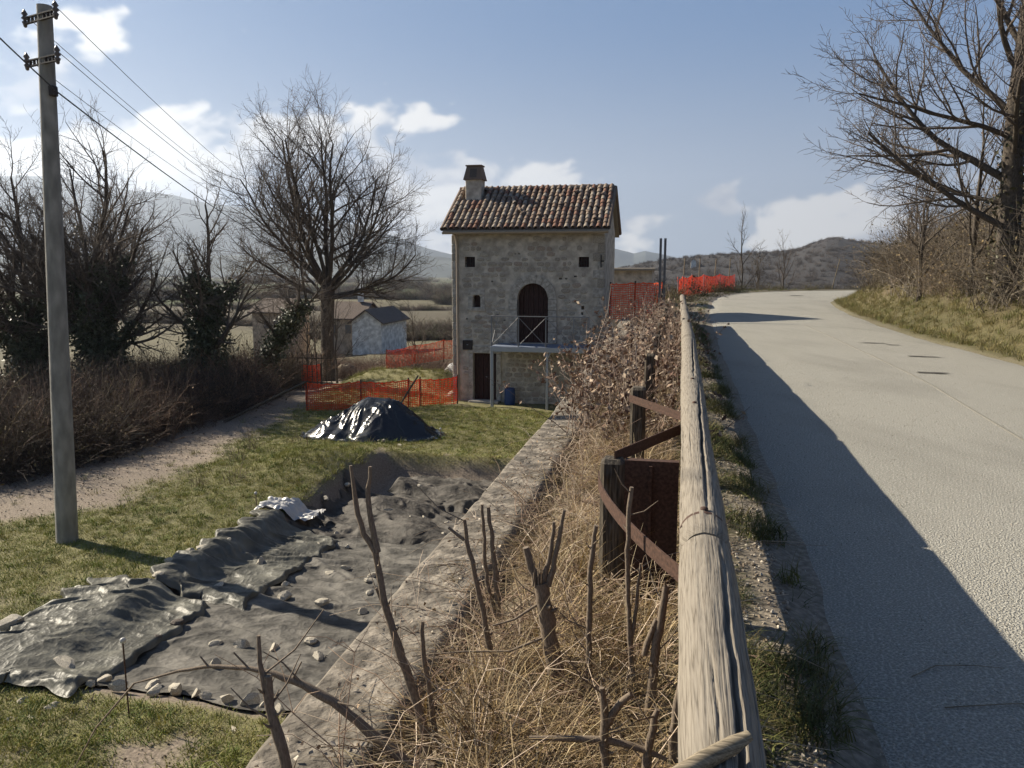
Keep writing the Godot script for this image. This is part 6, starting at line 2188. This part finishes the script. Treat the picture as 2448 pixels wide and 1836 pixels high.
func build_nets() -> void:
	net("orange safety net strung behind the black plastic heap to the house corner", [[-12.35, -25.0], [-10.6, -25.5], [-9.1, -26.1], [-8.75, -26.3], [-7.6, -27.0]], 0.92, M.post_wood)
	net("orange safety net panel tied in the small gate below the oak", [[-15.95, -32.0], [-15.2, -32.2]], 0.95, M.post_wood, true, 0.0)
	net("orange safety net on the slope behind the grass bank left of the house", [[-15.3, -40.5, 0.5], [-13.6, -40.2, 0.75], [-11.9, -39.8, 1.0], [-10.9, -39.5, 1.1]], 0.95, M.rust)
	net("orange safety net between the stone house and the iron posts", [[-2.35, -27.5, 0, -0.05], [-1.5, -27.2, 0, 0.0], [-0.6, -26.5, 0, 0.02]], 1.15, M.dark_iron, true, 0.0)
	net("farther orange safety net along the verge before the bend", [[-0.15, -42.0], [0.1, -45.0], [0.6, -49.0], [1.4, -53.0], [2.6, -57.5], [3.8, -60.5]], 1.15, M.steel_grey, true, 0.12)
	# two iron section posts standing close together where the rail ends
	for k in 2:
		var b := Buf.new()
		var x := -0.66 + 0.14 * k
		b.box(Vector3(x, 1.25, -26.3), Vector3(0.075, 2.75, 0.010))
		b.box(Vector3(x - 0.034, 1.25, -26.26), Vector3(0.008, 2.75, 0.07))
		b.box(Vector3(x + 0.034, 1.25, -26.26), Vector3(0.008, 2.75, 0.07))
		tag(part("iron_post", b, M.steel_grey), ["left one of the two tall iron channel posts at the rail end", "right one of the two tall iron channel posts at the rail end"][k], "post", "iron posts")
	# thin fence stakes along the outer bend
	var labels := ["first thin fence stake behind the far orange net", "second thin fence stake behind the far orange net", "third thin fence stake behind the far orange net", "fourth thin fence stake behind the far orange net", "leaning thin fence stake right of the far trees"]
	var spots := [[0.1, -58], [1.15, -58.5], [2.3, -60], [3.4, -62], [11.5, -67.5]]
	for k in 5:
		var b := Buf.new()
		var y := land(spots[k][0], spots[k][1])
		b.tube(PackedVector3Array([Vector3(spots[k][0], y - 0.2, spots[k][1]), Vector3(spots[k][0] + (0.12 if k < 4 else 0.6), maxf(2.3, y + 2.0), spots[k][1])]), fill(2, 0.04), 6, true)
		tag(part("fence_stake", b, M.pale_wood), labels[k], "stake", "fence stakes at the bend")
	# leaning plank by the net and a sloping pole at its left end
	var pk := Buf.new()
	pk.tube(PackedVector3Array([Vector3(-9.35, left_land(-9.35, -25.6), -25.6), Vector3(-8.75, left_land(-8.75, -26.2) + 1.1, -26.2)]), fill(2, 0.035), 6, true)
	tag(part("leaning_pole", pk, M.post_wood), "thin wooden pole leaning on the orange net", "pole")
	var rail := Buf.new()
	rail.tube(PackedVector3Array([Vector3(-14.2, left_land(-14.2, -23.0) + 0.02, -23.0), Vector3(-12.35, left_land(-12.35, -25.0) + 1.0, -25.0)]), fill(2, 0.045), 7, true)
	tag(part("fallen_rail", rail, M.post_wood), "grey rail sloping down from the net end to the dirt path", "rail")
	# old paling gate under the oak
	var g := thing("paling_gate", "weathered gate of thin upright palings under the oak", "gate", Vector3(-16.3, land(-16.3, -31.9), -31.9))
	for k in 9:
		var b := Buf.new()
		b.box(Vector3(0.22 * k, 0.72, 0.0), Vector3(0.03, 1.6 + 0.1 * (k % 3), 0.03))
		part("paling", b, M.post_wood, g)
	for y in [0.3, 1.35]:
		var b := Buf.new()
		b.box(Vector3(0.88, y, 0.03), Vector3(1.9, 0.05, 0.03))
		part("cross_rail", b, M.post_wood, g)

func gable_house(o: Node3D, x0: float, x1: float, y0: float, eave: float, top: float, z0: float, z1: float, wall_m: Material, front: bool) -> void:
	# ridge runs along Z when front is true (gable towards the viewer), else along X
	var b := Buf.new()
	b.box(Vector3((x0 + x1) / 2, (y0 + eave) / 2, (z0 + z1) / 2), Vector3(x1 - x0, eave - y0, z0 - z1))
	var xm := (x0 + x1) / 2
	var zm := (z0 + z1) / 2
	if front:
		for z in [z0, z1]:
			b.tri(Vector3(x0, eave, z), Vector3(xm, top, z), Vector3(x1, eave, z))
	else:
		for x in [x0, x1]:
			b.tri(Vector3(x, eave, z0), Vector3(x, top, zm), Vector3(x, eave, z1))
	part("wall", b, wall_m, o)
	var over := 0.35
	for s in [-1.0, 1.0]:
		var r := Buf.new()
		var lift := 0.12
		if front:
			var xe: float = xm + s * ((x1 - x0) / 2 + over)
			var ye := eave - over * (top - eave) / ((x1 - x0) / 2)
			var pts := [Vector3(xm, top, z0 + over), Vector3(xe, ye, z0 + over), Vector3(xe, ye, z1 - over), Vector3(xm, top, z1 - over)]
			slab(r, pts, lift)
		else:
			var ze: float = zm + s * ((z0 - z1) / 2 + over)
			var ye := eave - over * (top - eave) / ((z0 - z1) / 2)
			slab(r, [Vector3(x0 - over, top, zm), Vector3(x0 - over, ye, ze), Vector3(x1 + over, ye, ze), Vector3(x1 + over, top, zm)], lift)
		part("roof", r, M.far_roof, o)

func slab(b: Buf, p: Array, t: float) -> void:
	var up := Vector3(0, t, 0)
	b.quad(p[0] + up, p[1] + up, p[2] + up, p[3] + up)
	b.quad(p[0], p[3], p[2], p[1])
	for k in 4:
		var j := (k + 1) % 4
		b.quad(p[k], p[j], p[j] + up, p[k] + up)

func build_far_houses() -> void:
	var gy := land(-33, -80) - 0.4
	var o := thing("farmhouse", "white farmhouse with a brown gable roof down in the valley", "house", Vector3(0, 0, 0))
	gable_house(o, -33.2, -30.0, gy, -3.9, -2.75, -78.2, -86, M.plaster, true)
	gable_house(o, -37.0, -33.25, gy, -3.7, -2.2, -80.5, -86.5, M.cream_plaster, false)
	var ch := Buf.new()
	ch.box(Vector3(-34.2, -1.6, -83.2), Vector3(0.5, 1.0, 0.5))
	part("chimney", ch, M.plaster, o)
	for q in [[-36.2, -4.9], [-34.6, -4.9]]:
		var wn := Buf.new()
		wn.box(Vector3(q[0], q[1], -80.47), Vector3(0.6, 0.9, 0.10))
		part("window", wn, M.pane, o)
	var c := thing("farm_building", "cream rendered farm building with two small windows behind the saplings", "house", Vector3.ZERO)
	gable_house(c, -43.2, -39.8, land(-41, -77) - 0.4, -2.9, -1.7, -76, -82, M.cream_plaster, false)
	for q in [[-41.6, -4.2], [-40.5, -4.2]]:
		var wn := Buf.new()
		wn.box(Vector3(q[0], q[1], -75.97), Vector3(0.55, 0.75, 0.10))
		part("window", wn, M.pane, c)
	# smoke from the farmhouse chimney
	for q in [[-34.1, -0.5, 0.55, 1.6, 0.9], [-33.8, 0.5, 1.0, 1.6, 0.35], [-33.0, 1.2, 1.9, 1.7, 0.14]]:
		var f := FogVolume.new()
		f.name = numbered("smoke")
		f.shape = RenderingServer.FOG_VOLUME_SHAPE_ELLIPSOID
		f.size = Vector3(q[2], q[3], q[2])
		var m := FogMaterial.new()
		m.density = q[4]
		m.albedo = Color(0.92, 0.94, 0.98)
		f.material = m
		add_child(f)
		f.position = Vector3(q[0], q[1], -83.2)
		tag(f, "thin pale smoke rising from the farmhouse chimney", "smoke", "", "stuff")
	# low stone hut behind the net, right of the house
	var hut := thing("stone_hut", "low stone outbuilding with a flat dark roof right of the house", "hut", Vector3(-3.4, land(-3.4, -37) - 0.3, -36))
	var b := Buf.new()
	var base := 1.55 - hut.position.y
	b.box(Vector3(1.0, base / 2, -1.5), Vector3(2.3, base, 3.0))
	part("wall", b, M.mortar, hut)
	var rf := Buf.new()
	rf.box(Vector3(1.0, base + 0.06, -1.5), Vector3(2.6, 0.12, 3.4), Basis(), 0.02)
	part("roof", rf, M.stone_3, hut)
	# tiny white house on the far slope
	var wh := thing("white_cottage", "tiny white cottage on the wooded slope behind the stakes", "house", Vector3.ZERO)
	gable_house(wh, 4.6, 7.2, 0.0, 4.2, 5.3, -418, -423, M.plaster, true)
	# stored materials under the oak
	var r := RandomNumberGenerator.new()
	r.seed = 55
	var piles := [[-19.5, -31.5, 1.5, 0.5, "crumpled pale plastic over a pile left of the small gate", "white_plastic"], [-12.6, -46.0, 2.4, 0.7, "pale plastic-covered stack behind the oak trunk", "white_plastic"], [-24.0, -42.0, 1.8, 0.6, "pale tarpaulin over a heap at the far end of the thicket", "white_plastic"], [-20.0, -46.0, 2.2, 0.8, "low pile of planks under a pale cover near the cream building", "pale_wood"]]
	for q in piles:
		var p := PackedVector3Array()
		for k in 13:
			var t := k / 12.0
			for s in 41:
				var a := TAU * s / 40
				var e := 1.0 + 0.2 * fine_noise.get_noise_2d(cos(a) * 130 + q[0] * 90, sin(a) * 130)
				var x: float = cos(a) * q[2] * 0.5 * t * e
				var z: float = sin(a) * q[2] * 0.35 * t * e
				var y: float = q[3] * (1.0 - pow(t, 2.5)) + 0.16 * fine_noise.get_noise_2d(x * 300 + q[0] * 50, z * 300)
				p.append(Vector3(x, maxf(y, -0.1), z))
		var bb := Buf.new()
		bb.grid(p, 41)
		var o2 := part("covered_pile", bb, M[q[5]])
		o2.position = Vector3(q[0], land(q[0], q[1]) + 0.02, q[1])
		tag(o2, q[4], "pile", "piles under the oak")
	# stones at the foot of the house corner
	for k in 5:
		var st := part("loose_stone", boulder(r), M.field_stone)
		var x := -8.45 + r.randf_range(-0.3, 0.2)
		var z := -28.6 - 0.5 * k
		st.position = Vector3(x, left_land(x, z) + 0.05, z)
		st.scale = Vector3.ONE * r.randf_range(0.2, 0.4)
		tag(st, "%s nearest loose stone on the bank beside the left corner of the house" % ORDINAL[k], "stone", "stones beside the house corner")

func build_stalks() -> void:
	# two dry stalks blown onto the shaded road
	for q in [[[[1.02, -3.52], [1.14, -3.62], [1.30, -3.66], [1.42, -3.64]], "short bent dry stalk lying on the shaded road"], [[[1.08, -3.28], [1.35, -3.34], [1.62, -3.38], [1.9, -3.36]], "long thin dry stalk lying on the shaded road"]]:
		var p := PackedVector3Array()
		for k in q[0].size():
			p.append(Vector3(q[0][k][0], road_y(q[0][k][0], q[0][k][1]) + 0.006 + 0.006 * (k % 2), q[0][k][1]))
		var b := Buf.new()
		b.tube(p, PackedFloat32Array([0.003, 0.0026, 0.0022, 0.0014]), 5)
		tag(part("dry_stalk", b, M.pale_wood), q[1], "stalk", "stalks on the road")

func _ready() -> void:
	rng.seed = 20240211
	fine_noise.seed = 3
	fine_noise.frequency = 0.01
	fine_noise.fractal_octaves = 4
	broad_noise.seed = 8
	broad_noise.frequency = 0.01
	soft_noise.seed = 19
	soft_noise.frequency = 0.01
	soft_noise.fractal_octaves = 1
	setting_camera_and_light()
	materials()
	build_ground()
	build_road()
	build_wall()
	build_house()
	build_barrel()
	build_guardrail()
	build_sheets()
	build_stones()
	build_heap()
	build_pole()
	build_stems()
	build_oak()
	build_trees()
	build_growth()
	build_hills()
	build_nets()
	build_far_houses()
	build_stalks()
